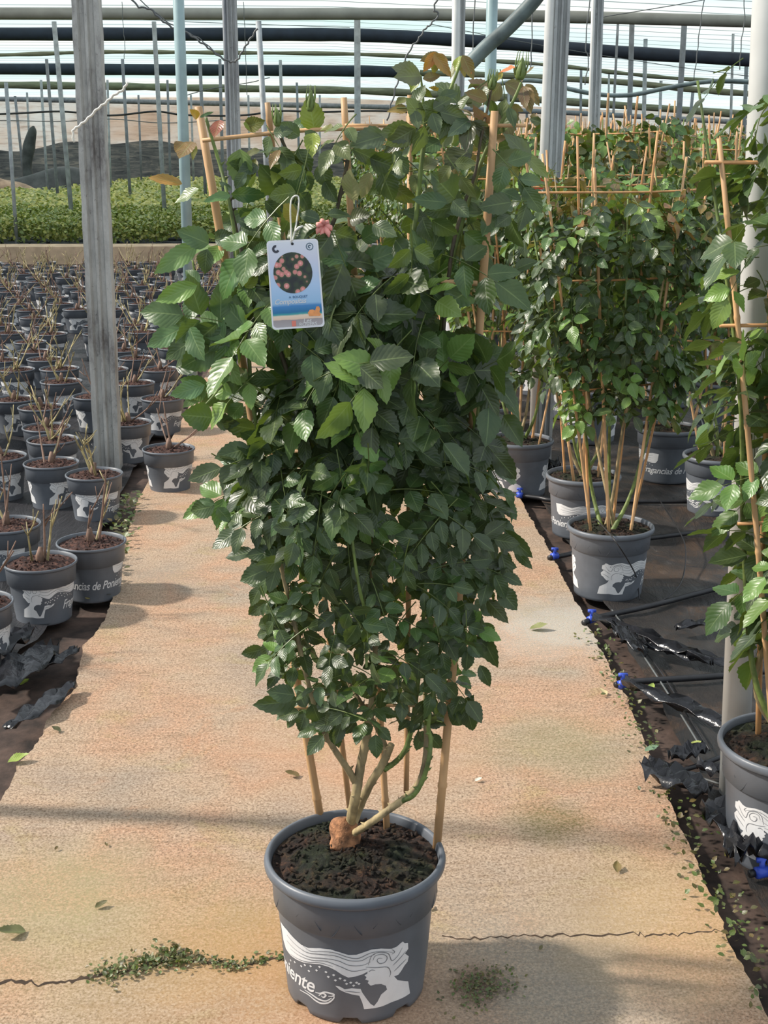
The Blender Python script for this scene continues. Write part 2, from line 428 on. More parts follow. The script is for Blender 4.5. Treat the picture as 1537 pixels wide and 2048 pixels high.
def wrinkled(name, x0, x1, y0, y1, mat, nx, ny, amp, edge=None, seed=1, z=-.02):
    r = np.random.RandomState(seed); X = np.linspace(0, 1, nx); Y = np.linspace(0, 1, ny) ** 1.6
    waves = [(r.uniform(2, 14), r.uniform(1, 9), r.uniform(0, 6.3), r.uniform(.3, 1)) for _ in range(14)]
    V = []
    for j in range(ny):
        yy = y0 + (y1 - y0) * Y[j]
        e0 = x0(yy) if callable(x0) else x0; e1 = x1(yy) if callable(x1) else x1
        for i in range(nx):
            xx = e0 + (e1 - e0) * X[i]
            h = sum(a * math.sin(kx * xx + ky * yy + ph + 1.3 * math.sin(yy * 2 + kx)) for kx, ky, ph, a in waves) / 8
            h = (1 - abs(h)) ** 3
            V.append((xx, yy, z + amp * max(0, h) * .8))
    Fs = [(j * nx + i, j * nx + i + 1, (j + 1) * nx + i + 1, (j + 1) * nx + i) for j in range(ny - 1) for i in range(nx - 1)]
    return mesh(name, V, Fs, mat)
def lx(y): return float(np.interp(y, [p.y for p in Lp], [p.x for p in Lp]))
def rx(y): return float(np.interp(y, [p.y for p in Rp], [p.x for p in Rp]))
tag(wrinkled('weed_fabric', -8.5, lambda y: lx(y) - (.10 if y > 4.3 else .16 + .25 * max(0, 3.6 - y)), 2.9, 16.4, M['fabricL'], 160, 260, .032, seed=2), kind='structure')
tag(wrinkled('weed_fabric', lambda y: rx(y) + .09, 8.5, 1.2, 26, M['fabricR'], 160, 260, .024, seed=5), kind='structure')
# low concrete kerb across the far end of the left bed, and the cross path before it
kb = MB(); a = along(-9, 17.9); b = along(.9, 17.9)
kb.box((a.x, 17.7, -.04), (b.x, 18.3, .19))
tag(kb.build('kerb', M['kerb'], smooth=False), kind='structure')

# ------------------------------------------------------------------ greenhouse shell
def roof_mat():
    m, nt, bs = newmat('roof_plastic')
    for n_ in list(nt.nodes):
        if n_.type != 'OUTPUT_MATERIAL': nt.nodes.remove(n_)
    tc = N(nt, 'ShaderNodeTexCoord'); sep = N(nt, 'ShaderNodeSeparateXYZ'); nt.links.new(tc.outputs['Object'], sep.inputs[0])
    mo = N(nt, 'ShaderNodeMath', operation='MODULO'); mo.inputs[1].default_value = .8; nt.links.new(sep.outputs[1], mo.inputs[0])
    lt = N(nt, 'ShaderNodeMath', operation='LESS_THAN'); lt.inputs[1].default_value = .09; nt.links.new(mo.outputs[0], lt.inputs[0])
    base = ramp(nt, noise(nt, .22, 3, stretch=(.4, 1, 1)), [(.35, (190, 214, 210)), (.5, (204, 218, 222)), (.66, (222, 224, 218))])
    c = mixc(nt, lt.outputs[0], base, (120, 134, 134))
    d = N(nt, 'ShaderNodeBsdfDiffuse'); t = N(nt, 'ShaderNodeBsdfTranslucent'); nt.links.new(c, d.inputs[0]); nt.links.new(c, t.inputs[0])
    ms = N(nt, 'ShaderNodeMixShader'); ms.inputs[0].default_value = .85
    nt.links.new(d.outputs[0], ms.inputs[1]); nt.links.new(t.outputs[0], ms.inputs[2]); nt.links.new(ms.outputs[0], nt.nodes['Material Output'].inputs[0])
    return m
def zroof(x): return 3.68 - (.04 * max(0, x) if x < 14 else .56)
v = []; xs = [-30, -12, 0, 4, 8, 12, 30]; ys = [17.5, 30, 43, 57]
for yy in ys:
    for xx in xs: v.append((xx, yy, zroof(xx)))
f = [(j * 7 + i, j * 7 + i + 1, (j + 1) * 7 + i + 1, (j + 1) * 7 + i) for j in range(3) for i in range(6)]
tag(mesh('ceiling', v, f, roof_mat(), smooth=False), kind='structure')
def wallmat():
    m, nt, bs = newmat('wall_sheeting')
    f_ = noise(nt, .5, 5, .65, stretch=(.5, 1, 1.6)); g_ = noise(nt, 3, 6, .7, stretch=(.3, 1, 3))
    c = ramp(nt, f_, [(.38, (255, 255, 250)), (.5, (252, 244, 234)), (.62, (242, 226, 210))])
    c = mixc(nt, ramp(nt, g_, [(.5, (0, 0, 0)), (.68, (200, 200, 200))]), c, (176, 152, 132))
    nt.links.new(c, bs.inputs['Base Color']); bs.inputs['Roughness'].default_value = .7
    t = N(nt, 'ShaderNodeBsdfTranslucent'); nt.links.new(c, t.inputs[0]); ms = N(nt, 'ShaderNodeMixShader'); ms.inputs[0].default_value = .88
    nt.links.new(bs.outputs[0], ms.inputs[1]); nt.links.new(t.outputs[0], ms.inputs[2]); nt.links.new(ms.outputs[0], nt.nodes['Material Output'].inputs[0])
    return m
wb = MB(); wb.box((-32, 57, -.04), (32, 57.06, 3.7)); tag(wb.build('wall_back', wallmat(), smooth=False), kind='structure')
def netmat():
    m, nt, bs = newmat('shade_netting')
    f_ = noise(nt, 2.2, 6, .7, stretch=(.25, 1, 3.2), dist=.8)
    nt.links.new(ramp(nt, f_, [(.35, (70, 72, 74)), (.5, (104, 104, 102)), (.65, (150, 142, 132))]), bs.inputs['Base Color']); bs.inputs['Roughness'].default_value = .9
    return m
# sagging netting hung along the foot of the back wall
V = []; nx = 160
for j, zf in enumerate((0, .33, .66, 1)):
    for i in range(nx):
        x = -16 + 36 * i / (nx - 1); top = 1.75 + .18 * math.sin(x * .55) + .10 * math.sin(x * 1.7 + 1)
        V.append((x, 56.7 + .12 * math.sin(x * 5 + j) + .1 * zf, -.02 + top * zf))
Fs = [(j * nx + i, j * nx + i + 1, (j + 1) * nx + i + 1, (j + 1) * nx + i) for j in range(3) for i in range(nx - 1)]
tag(mesh('shade_net', V, Fs, netmat()), 'grey sagging shade net hung along the foot of the back wall', 'net')
# corrugated panel wall at the far left
cm = simple('corrugated_panel', (98, 112, 110), .6, .1, 4)
V = []; n = 120
for i in range(n):
    x = -24 + (24 - 12.6) * i / (n - 1); yy = 44 + .05 * math.sin(i * 1.6)
    V += [(x, yy, -.04), (x, yy, 3.3)]
tag(mesh('wall_left', V, [(2 * i, 2 * i + 2, 2 * i + 3, 2 * i + 1) for i in range(n - 1)], cm, smooth=False), kind='structure')
def lump(name, c, sx, sy, sz, mat, seed, label, cat):
    r = random.Random(seed); bm = bmesh.new(); bmesh.ops.create_icosphere(bm, subdivisions=4, radius=1)
    ph = [(r.uniform(1, 4), r.uniform(1, 4), r.uniform(1, 4), r.uniform(0, 6)) for _ in range(7)]
    for v_ in bm.verts:
        d_ = 1 + .10 * sum(math.sin(a * v_.co.x + b * v_.co.y + c_ * v_.co.z + p) for a, b, c_, p in ph) / 2
        v_.co = Vector((v_.co.x * sx * d_, v_.co.y * sy * d_, max(-.1, v_.co.z) * sz * d_))
    me = bpy.data.meshes.new(name); bm.to_mesh(me); me.materials.append(mat); me.polygons.foreach_set('use_smooth', [True] * len(me.polygons))
    o = bpy.data.objects.new(name, me); COL.objects.link(o); o.location = c; return tag(o, label, cat)
p = gp(120, 372); lump('tarpaulin_heap', (at(120, 350, 42).x, at(120, 350, 42).y, -.04), 1.9, .8, 1.05, simple('tarpaulin', (62, 62, 62), .6, .3, 3, .5), 1, 'dark tarpaulin heap behind the far green shrubs at left', 'tarpaulin')
q = at(15, 350, 40); lump('rubble_heap', (q.x - .4, q.y, -.04), 1.5, .8, .85, simple('rubble', (168, 140, 118), .9, .2, 3, .5), 2, 'low pinkish beige heap below the corrugated wall at far left', 'heap')
q = at(55, 300, 43); m_ = MB(); m_.tube(smooth_path([(q.x, q.y, .2), (q.x - .05, q.y, 1.0), (q.x + .05, q.y, 1.6), (q.x + .2, q.y, 2.1), (q.x + .25, q.y, 2.25)]), lerp_list([.22, .15, .2, .13, .03], 25), 10)
tag(m_.build('wrapped_bundle', simple('dark_wrap', (60, 64, 62), .6, .3, 4, .4)), 'dark wrapped upright bundle standing beside the corrugated wall', 'bundle')

# rolled nets, gutters and cables across the far bays
def strip(name, pts, D, th, mat, label, cat, flat=.6, n=8, wob=0, group=None):
    P = smooth_path([at(x, y, D) for x, y in pts], 8); sc_ = D / F / math.cos(PITCH)
    m_ = MB(); r_ = th * sc_ / 2
    m_.tube(P, [r_ * (1 + wob * math.sin(i * 1.3)) for i in range(len(P))], n)
    return tag(m_.build(name, mat), label, cat, group)
strip('gutter_beam', [(-300, 28), (0, 27), (500, 28), (760, 28), (1100, 33), (1537, 44), (1800, 52)], 20.7, 21, M['beam'], 'broad pale grey beam crossing the very top of the picture', 'beam')
strip('rolled_net', [(-300, 68), (0, 68), (500, 69), (700, 70), (850, 76), (1000, 86), (1250, 105), (1537, 122), (1800, 138)], 24, 23, M['navy'], 'upper dark navy rolled net, bending down towards the right', 'rolled net', wob=.03)
strip('shade_strip', [(-300, 114), (0, 110), (200, 104), (400, 105), (700, 108), (900, 117), (1100, 130), (1250, 147), (1400, 160), (1700, 176)], 28.5, 7, M['olive'], 'thin dark strip between the two navy rolled nets', 'strip', wob=.2)
strip('rolled_net', [(-300, 138), (0, 138), (420, 140), (700, 142), (828, 145)], 34, 20, M['navy'], 'lower navy rolled net ending behind the rose top', 'rolled net', wob=.03)
strip('rolled_net', [(840, 146), (960, 149), (1100, 156), (1250, 165), (1400, 180), (1537, 190), (1750, 204)], 34.5, 11, M['olive'], 'olive rolled net sloping down behind the posts at right', 'rolled net', wob=.08)
strip('net_bundle', [(-300, 168), (0, 170), (250, 173), (400, 176), (700, 181), (900, 190), (1100, 201), (1537, 232), (1750, 246)], 42, 13, M['olive'], 'streaky olive net bundle just under the lower navy roll', 'net bundle', wob=.1)
strip('cross_beam', [(-300, 196), (0, 198), (400, 206), (760, 214), (1100, 224), (1400, 240), (1700, 256)], 52, 9, M['galvdark'], 'lowest grey cross beam in front of the back wall', 'beam', wob=.05)
strip('sagging_cable', [(-200, 230), (0, 228), (120, 223), (220, 231), (310, 223), (370, 230), (480, 231), (560, 222), (640, 224), (768, 222), (900, 232)], 30, 3.6, M['blackpipe'], 'dark wavy irrigation pipe sagging between far poles at left', 'pipe')
strip('support_wire', [(-200, 242), (0, 241), (120, 243), (220, 238), (330, 246), (480, 240), (640, 246)], 31, 1.6, M['wire'], 'thin wire sagging below the dark wavy pipe', 'wire')
strip('support_wire', [(-100, 12), (300, 40), (700, 55)], 22, 1.2, M['wire'], 'thin wire slanting across the top left corner', 'wire')
strip('support_wire', [(1200, 35), (1380, 5), (1500, -20)], 14, 1.6, M['wire'], 'thin wire rising to the top edge right of the wide post', 'wire')
strip('support_wire', [(860, 48), (1080, 90), (1330, 130), (1600, 165)], 18, 1.3, M['wire'], 'thin wire slanting across the upper navy net at right', 'wire')
strip('support_wire', [(540, 155), (500, 165), (420, 178), (375, 190)], 20, 1.6, M['wire'], 'short thin wire between the teal pole and a far pole', 'wire')
strip('irrigation_hose', [(1110, -60), (1077, -10), (1050, 22), (1010, 62), (975, 92), (945, 122), (925, 142)], 6.4, 27, M['hose'], 'thick grey-green hose coming down from the top past the teal pole', 'hose', n=14)
strip('irrigation_hose', [(985, 171), (1040, 161), (1100, 165), (1140, 178), (1200, 189), (1262, 190), (1330, 177), (1400, 165), (1470, 162), (1600, 170)], 10, 8, M['hose'], 'dark thin hose sagging between the posts at upper right', 'hose')

# ------------------------------------------------------------------ poles and posts
def pole_pts(p1, p2, D, ztop=None):
    a = at(p1[0], p1[1], D); b = at(p2[0], p2[1], D); d = (a - b) / (a.z - b.z)
    zt = a.z if ztop is None else ztop
    return b - d * (b.z + .04), b + d * (zt - b.z)
def Dtop(y): return 2.04 / max(.02, math.tan(math.atan((1024 - y) / F) - PITCH))
far = [((108, 43), (140, 392), 9, 0), ((93, 118), (115, 385), 6, 0), ((82, 160), (94, 362), 5, 0), ((30, 192), (52, 395), 5, 46), ((54, 185), (62, 350), 4, 0),
       ((245, 118), (260, 385), 6, 0), ((215, 160), (221, 365), 4.5, 0), ((277, 190), (283, 360), 4, 0), ((308, 43), (328, 400), 8.5, 0), ((335, 160), (341, 357), 4.5, 0),
       ((382, 190), (388, 372), 4, 0), ((400, 118), (411, 385), 6.5, 0), ((561, 120), (566, 300), 6, 0), ((594, 165), (598, 300), 4.5, 0), ((715, 38), (716, 400), 12, 0),
       ((1265, 38), (1259, 260), 10, 0), ((1292, 78), (1288, 260), 8, 0), ((1370, 40), (1354, 310), 11, 0), ((1323, 155), (1320, 250), 6, 0), ((1388, 170), (1380, 250), 6, 0),
       ((1468, 40), (1462, 260), 5, 24), ((1495, 100), (1489, 260), 7.5, 0), ((1219, 140), (1217, 250), 4, 0), ((1163, 140), (1162, 240), 5, 0), ((1018, 172), (1018, 300), 5, 0),
       ((1054, 200), (1055, 300), 5, 0), ((497, 190), (500, 360), 4, 0), ((440, 118), (446, 360), 6, 0), ((640, 190), (640, 330), 4, 0), ((1240, -20), (1236, 60), 2, 23)]
for i, (p1, p2, wpx, D) in enumerate(far):
    D = D or Dtop(p1[1]); D = min(D, 54)
    a, b = pole_pts(p1, p2, D); r_ = max(.022, wpx * D / F / 2)
    r_ = min(r_, .055)
    m_ = MB(); m_.tube([a, b], r_, 10)
    if D < 27:
        lab = ['slim grey pole, first of two tall ones left of the fluted post', '', '', '', '', '', '', '', 'tall slim grey pole midway between the fluted post and the teal pole', '', '', '', '', '',
               'tall grey pole rising behind the middle of the rose', 'slim blue-grey pole right of the wide bare post', '', 'slim pale pole among the bamboo canes at upper right', '', '',
               'very thin pole near the right edge of the picture', '', '', '', '', '', '', '', '', 'thin rod hanging beside the pole at upper right'][i]
    else: lab = ''
    tag(m_.build('support_pole', M['galvdark'] if i % 2 else M['galv']), lab or 'thin grey galvanised pole in the far bays of the greenhouse', 'pole', None if lab else 'thin poles in the far bays')
m_ = MB(); a, b = pole_pts((12, 165), (34, 490), 18.6); m_.tube([a, b], .026, 10)
tag(m_.build('support_pole', M['galv']), 'thin pale pole standing at the kerb near the left edge', 'pole')
m_ = MB(); a, b = pole_pts((517, 42), (541, 460), 13); m_.tube([a, b], .028, 10)
tag(m_.build('support_pole', M['galv']), 'dark slim pole tied with wires behind the left canes', 'pole')
for (p1, p2, D, w_, mat, lab, zt) in (((357, 0), (386, 780), 7.4, .060, M['galvteal'], 'teal painted round pole left of the tall rose', 3.4),
        ((985, 0), (972, 560), 8.2, .068, M['galvteal'], 'teal round pole crossed by the thick hose', 3.4),
        ((1530, 200), (1471, 1500), 2.62, .062, M['galvwhite'], 'white round pole at the right edge of the picture', 3.4),
        ((913, 0), (906, 560), 8.6, .05, M['galvwhite'], 'cream round pole behind the top of the rose', 3.4),
        ((-330, 600), (-330, 1500), 2.56, .055, M['galv'], 'steel pole just outside the left of the picture', 3.4)):
    a, b = pole_pts(p1, p2, D, zt); m_ = MB(); m_.tube([a, b], w_ / 2, 24)
    tag(m_.build('support_pole', mat), lab, 'pole')
def post(name, p1, p2, D, w_, d_, mat, lab, zt=3.4, tube=None, tubemat=None):
    """cold-rolled steel post: a fluted sheet-metal channel, optionally with a round tube against it"""
    a, b = pole_pts(p1, p2, D, zt)
    h = w_ / 2; k = d_ / 2
    sec = [(-h, -k), (-h * .62, -k), (-h * .48, -k * .55), (-h * .2, -k * .55), (-h * .1, -k), (h * .1, -k), (h * .2, -k * .55), (h * .48, -k * .55), (h * .62, -k), (h, -k), (h, k), (-h, k)]
    ez = (b - a).normalized(); ex = (RGT - ez * RGT.dot(ez)).normalized(); ey = ez.cross(ex)
    n_ = 40; m_ = MB(); V = []
    for j in range(n_ + 1):
        c_ = a.lerp(b, j / n_)
        for (x, y) in sec:
            e = 1 + (.03 * math.sin(j * 2.1) if abs(x) > h * .9 else 0)
            V.append(c_ + ex * (x * e) + ey * y)
    ns = len(sec); Fs = [(j * ns + i, j * ns + (i + 1) % ns, (j + 1) * ns + (i + 1) % ns, (j + 1) * ns + i) for j in range(n_) for i in range(ns)]
    Fs += [tuple(range(ns))[::-1], tuple(n_ * ns + i for i in range(ns))]
    m_.add(V, Fs)
    if tube is None: return tag(m_.build(name, mat, smooth=False), lab, 'post')
    t = empty(name, a); tag(t, lab, 'post')
    o = m_.build('channel', mat, t, smooth=False); o.matrix_parent_inverse = Matrix.Translation(-a)
    tb = MB(); tb.tube([a + ex * tube[0] + ey * tube[1], b + ex * tube[0] + ey * tube[1]], tube[2], 16)
    o = tb.build('tube', tubemat, t); o.matrix_parent_inverse = Matrix.Translation(-a)
    return t
def rust(name, c, c2, sc_=7):
    m, nt, bs = newmat(name)
    f_ = noise(nt, sc_, 7, .75, stretch=(1, 1, .35)); g_ = noise(nt, 30, 5, .8)
    col = ramp(nt, f_, [(.36, c2), (.5, c), (.7, tuple(min(255, x * 1.18) for x in c))])
    col = mixc(nt, ramp(nt, g_, [(.60, (0, 0, 0)), (.68, (190, 190, 190))]), col, (66, 62, 60))
    nt.links.new(col, bs.inputs['Base Color']); bs.inputs['Roughness'].default_value = .7; bump(nt, bs, g_, .3); return m
M['oldpost'] = rust('weathered_post', (168, 168, 164), (110, 106, 104))
M['post'] = rust('steel_post', (168, 172, 172), (140, 142, 144), 3)
post('steel_post', (173, 0), (216, 900), 5.72, .112, .07, M['oldpost'], 'wide weathered grey fluted post at left, stained dark near its foot')
post('steel_post', (463, 0), (480, 560), 8.6, .062, .05, M['post'], 'steel post with a thin dark tube, wires wrapped round its top', tube=(-.045, .0, .014), tubemat=M['galvdark'])
post('steel_post', (922, 0), (914, 560), 8.9, .06, .05, M['post'], 'grey steel post just right of the cream pole')
post('steel_post', (1125, 0), (1087, 930), 5.65, .062, .06, M['post'], 'wide steel post with white tube beside the right-hand roses', tube=(-.048, -.01, .021), tubemat=M['galvwhite'])
post('steel_post', (1197, 0), (1188, 280), 9.4, .07, .06, M['post'], 'pale steel post standing among the canes at right', tube=(-.035, -.03, .014), tubemat=M['galvwhite'])

# twisted wires and cords
def cord(name, pts, D, r_, mat, lab, cat, amp=0.0):
    P = smooth_path([at(x, y, D) for x, y in pts], 8)
    if amp: P = [q + Vector((math.sin(i * 1.1) * amp, 0, math.cos(i * 1.1) * amp)) for i, q in enumerate(P)]
    m_ = MB(); m_.tube(P, r_, 6); return tag(m_.build(name, mat), lab, cat)
cord('twisted_wire', [(252, -20), (275, 12), (300, 18), (320, 37), (345, 55), (372, 65), (398, 82), (420, 98), (442, 115), (462, 124), (475, 120), (487, 100), (500, 80), (515, 58)], 8.3, .006, M['wire'], 'dark twisted wire looped from the top left round the steel post', 'wire', .004)
cord('twisted_wire', [(268, -10), (330, 40), (372, 64), (400, 78), (430, 104), (455, 122)], 8.4, .0035, M['wire'], 'thinner wire running along the dark twisted wire', 'wire', .003)
cord('tie_wire', [(878, -10), (868, 20), (878, 28), (862, 48), (850, 58), (838, 78), (820, 100), (800, 150), (788, 190), (775, 240)], 7.5, .005, M['wire'], 'crinkled tie wire hanging down at the top of the rose', 'wire', .004)
cord('rope', [(255, 165), (245, 180), (228, 190), (212, 205), (195, 218), (175, 238), (158, 252), (146, 262), (148, 285)], 5.55, .005, M['cord'], 'pale frayed cord tied round the fluted post', 'cord', .002)
for i, (pts, D, lab) in enumerate((([(488 / 2, 4), (247, 60), (250, 90), (248, 118)], 20, 'hanging hook wire left of the far poles'), ([(487, 4), (490, 60), (492, 118), (494, 190)], 20, 'hanging hook wire right of the twisted wire'),
        ([(820, 0), (1180, 50), (1170, 120), (1165, 200)], 0, ''), ([(1181, -10), (1172, 90), (1178, 120), (1170, 170)], 12, 'rusty hook wire hanging just left of the pale steel post'), ([(1067, -20), (1064, 90), (1062, 140)], 12, 'rusty hook wire hanging beside the thick hose'),
        ([(1412, -20), (1400, 60), (1395, 110), (1388, 160)], 14, 'wire hanging from the top edge at upper right'), ([(1488, -20), (1490, 40), (1484, 80), (1480, 140)], 14, 'hooked wire hanging near the right edge'), ([(951, -20), (946, 100), (948, 130)], 12, 'short wire hanging left of the thick hose'))):
    if D: cord('hanging_wire', pts, D, .005, M['wire'], lab, 'wire', .003)
# ------------------------------------------------------------------ the printed nursery pot
POTC = gp(712, 1962); POTC.z = 0.0
D0 = POTC.dot(FWD)
BIG = dict(H=.247, rim=.150, body=[(.117, .012), (.130, .165)], prof=[(.100, .006), (.112, .0), (.1165, .003), (.117, .012), (.1215, .06), (.130, .165), (.1308, .1685), (.1365, .172), (.1388, .222), (.1396, .2262), (.1468, .2275),
           (.1500, .2315), (.1508, .2375), (.1492, .2435), (.1462, .2468), (.1425, .2468), (.1398, .2435), (.1375, .225), (.134, .19)], soil=(.232, .1372))
SMALL = dict(H=.185, rim=.111, body=[(.083, .008), (.0965, .118)], prof=[(.070, .005), (.080, .0), (.083, .003), (.083, .008), (.0965, .118), (.0972, .1205), (.1025, .1225), (.1055, .172), (.1062, .1745), (.1098, .1755),
             (.1112, .179), (.1108, .183), (.1085, .185), (.1055, .1835), (.1040, .17), (.1015, .14)], soil=(.172, .1038))
def rbody(P, z):
    (r0, z0), (r1, z1) = P['body']; return r0 + (r1 - r0) * (z - z0) / (z1 - z0)
def potsurf(P, phi, zf, off=.0005):
    z = zf * P['H'] * (1.28 if P is SMALL else 1); r = rbody(P, z) + off
    return (r * math.sin(phi), -r * math.cos(phi), z)
def px2pot(px, py):
    """where the sight line meets the big pot's wall, as (angle, height fraction)"""
    d = ray(px, py); best = None
    o = C0 - POTC; bt = None; bv = 9
    for i in range(4000):
        t = (1.6 + i * .0003); q = o + d * t
        if q.z < 0: break
        e = math.hypot(q.x, q.y) - rbody(BIG, q.z)
        if e < bv: bv = e; bt = t
        if e <= 0: bt = t; break
    q = o + d * bt
    return math.atan2(q.x, -q.y), q.z / BIG['H']
def zz7(X, Y): return px2pot(540 + .2342 * X, 1780 + .2343 * Y)
FIG = [(95,265),(150,340),(210,410),(270,465),(330,492),(430,495),(520,505),(600,530),(670,552),(740,550),(800,530),(870,505),(950,498),(1040,500),(1085,480),(1112,455),(1135,438),(1150,453),(1178,450),(1180,500),(1152,540),(1185,565),(1175,610),
       (1150,640),(1120,690),(1095,722),(1060,735),(1090,768),(1180,778),(1195,880),(1150,910),(1040,955),(960,990),(900,1005),(805,1015),(790,960),(765,900),(700,888),(640,870),(598,850),(560,815),(600,822),(640,845),(700,836),(775,842),
       (790,875),(825,925),(860,970),(890,988),(920,950),(950,890),(1000,848),(990,815),(950,800),(900,803),(862,815),(836,792),(845,772),(815,762),(826,742),(808,726),(832,712),(835,695),(790,718),(730,737),(670,745),(620,722),(560,682),(500,652),
       (430,632),(360,627),(290,617),(230,592),(180,556),(140,500),(118,420)]
FIGP = [zz7(*p) for p in FIG]
LINES = [[(150,380),(230,470),(320,530),(430,545),(560,560),(680,600),(780,600),(840,570),(900,545)], [(150,430),(240,520),(340,570),(460,580),(580,600),(680,640),(790,640),(860,610)], [(180,500),(260,560),(360,595),(480,605),(600,650),(700,690),(790,680),(830,670)],
         [(260,440),(340,515),(450,520),(560,535),(680,575),(760,580),(860,535),(960,520),(1050,530)], [(820,655),(900,660),(1000,655),(1030,700),(1020,740)], [(880,600),(900,560),(960,545),(1000,570),(985,610),(940,625),(915,600),(930,580),(960,580)],
         [(840,640),(870,560),(930,530),(1010,540),(1040,600),(1090,560),(1130,490)], [(1050,640),(1100,590),(1160,520)], [(1060,690),(1110,640),(1160,590)], [(1040,505),(1065,525),(1040,545)], [(845,695),(870,680),(900,685)], [(640,860),(700,866),(770,872)], [(180,545),(300,607),(430,618),(540,650)]]
LINESP = [[zz7(*p) for p in l] for l in LINES]
FLAKES = [(180,600),(215,615),(270,650),(300,640),(335,690),(350,650),(400,685),(425,655),(480,700),(500,740),(545,725),(560,770),(600,755),(640,770),(655,800),(690,790),(715,815),(740,790),(760,800)]
FLP = [zz7(*p) for p in FLAKES]
SWASH = [[(390,870),(430,880),(470,870),(520,880),(550,890),(535,905),(500,905)], [(260,850),(330,890),(390,940),(440,965),(500,960),(545,925),(550,900)], [(300,850),(360,890),(420,930),(480,945),(530,920)], [(420,900),(450,880),(480,895),(460,915),(440,900)]]
SWP = [[zz7(*p) for p in l] for l in SWASH]
TE = zz7(392, 880); TXT_PHI_END, TXT_Z = TE[0], TE[1]
TXT_C = R(-113)
def cut_wrap(verts, faces, P, off, mirror=None, step=R(4)):
    """flat (phi, zfrac) polygons cut along upright lines and laid round the pot"""
    bm = bmesh.new(); bv = [bm.verts.new((v[0], v[1], 0)) for v in verts]
    for f in faces:
        try: bm.faces.new([bv[i] for i in f])
        except ValueError: pass
    lo = min(v[0] for v in verts); hi = max(v[0] for v in verts); x = math.ceil(lo / step) * step
    while x < hi:
        bmesh.ops.bisect_plane(bm, geom=bm.verts[:] + bm.edges[:] + bm.faces[:], plane_co=(x, 0, 0), plane_no=(1, 0, 0)); x += step
    bmesh.ops.triangulate(bm, faces=bm.faces[:])
    bm.verts.index_update()
    V = [potsurf(P, (mirror * 2 - v.co.x) if mirror is not None else v.co.x, v.co.y, off) for v in bm.verts]
    Fs = [tuple(v.index for v in f.verts) for f in bm.faces]; bm.free()
    # outward facing
    out = []
    for f in Fs:
        a, b, c = (Vector(V[i]) for i in f[:3]); nrm = (b - a).cross(c - a)
        out.append(f if nrm.dot(Vector((a.x, a.y, 0))) > 0 else tuple(reversed(f)))
    return V, out
def ribbon(pts, wd, asp):
    """constant-width stroke in (phi, zfrac) space; asp = metres per unit of each axis"""
    out_v, out_f = [], []
    P = [Vector((p[0] * asp[0], p[1] * asp[1], 0)) for p in pts]; P = smooth_path(P, 4)
    for i, p in enumerate(P):
        t = (P[min(i + 1, len(P) - 1)] - P[max(0, i - 1)]); t = t.normalized() if t.length > 0 else Vector((1, 0, 0)); n_ = Vector((-t.y, t.x, 0))
        k = wd * (.35 + .65 * math.sin(math.pi * min(1, max(0, (i + .5) / len(P)))))
        out_v += [((p + n_ * k).x / asp[0], (p + n_ * k).y / asp[1]), ((p - n_ * k).x / asp[0], (p - n_ * k).y / asp[1])]
    out_f = [(2 * i, 2 * i + 1, 2 * i + 3, 2 * i + 2) for i in range(len(P) - 1)]
    return out_v, out_f
def text2d(s, size, shear=.35, fat=.012, res=3):
    cu = bpy.data.curves.new('lettering', 'FONT'); cu.body = s; cu.size = size; cu.shear = shear; cu.offset = fat * size; cu.resolution_u = res; cu.space_character = .95
    o = bpy.data.objects.new('tmp', cu); COL.objects.link(o); bpy.context.view_layer.update()
    me = bpy.data.meshes.new_from_object(o.evaluated_get(bpy.context.evaluated_depsgraph_get()))
    V = [tuple(v.co) for v in me.vertices]; Fs = [tuple(p.vertices) for p in me.polygons]
    bpy.data.objects.remove(o); bpy.data.curves.remove(cu); bpy.data.meshes.remove(me); return V, Fs
ASP = (.122, .247)
TV, TF = text2d('Fragancias de Poniente', .033)
tmax = max(v[0] for v in TV)
FIGT = [tuple(t) for t in geometry.tessellate_polygon([[Vector((p[0], p[1], 0)) for p in FIGP]])]
def add_print(P, parent):
    w_ = MB(); l_ = MB()
    for mir in (None, TXT_C):
        w_.add(*cut_wrap(FIGP, FIGT, P, .0006, mir))
        for l in LINESP:
            v, f = ribbon(l, .0007, ASP); l_.add(*cut_wrap(v, f, P, .0010, mir))
        for (a, b) in FLP:
            s = .02; v = [(a - s, b), (a, b + .010), (a + s * 1.2, b + .004), (a + s * .2, b - .008)]
            w_.add(*cut_wrap(v, [(0, 1, 2, 3)], P, .0006, mir))
    for l in SWP:
        v, f = ribbon(l, .0016, ASP); w_.add(*cut_wrap(v, f, P, .0006))
    # lettering reads round the pot and ends beside the blown petals
    half = (TXT_PHI_END - TXT_C); k = 2 * half / tmax
    v = [(TXT_C - half + x[0] * k, TXT_Z + x[1] / ASP[1] * 1.25) for x in TV]
    t_ = MB(); t_.add(*cut_wrap(v, TF, P, .0007, None, R(6)))
    o = w_.build('printed_figure', M['print'], parent, smooth=False); tag(o, 'white printed profile of a woman with long flowing hair')
    l_.build('hair_line', M['printline'], o, smooth=False)
    tag(t_.build('lettering', M['print'], parent, smooth=False), 'white script lettering reading Fragancias de Poniente')
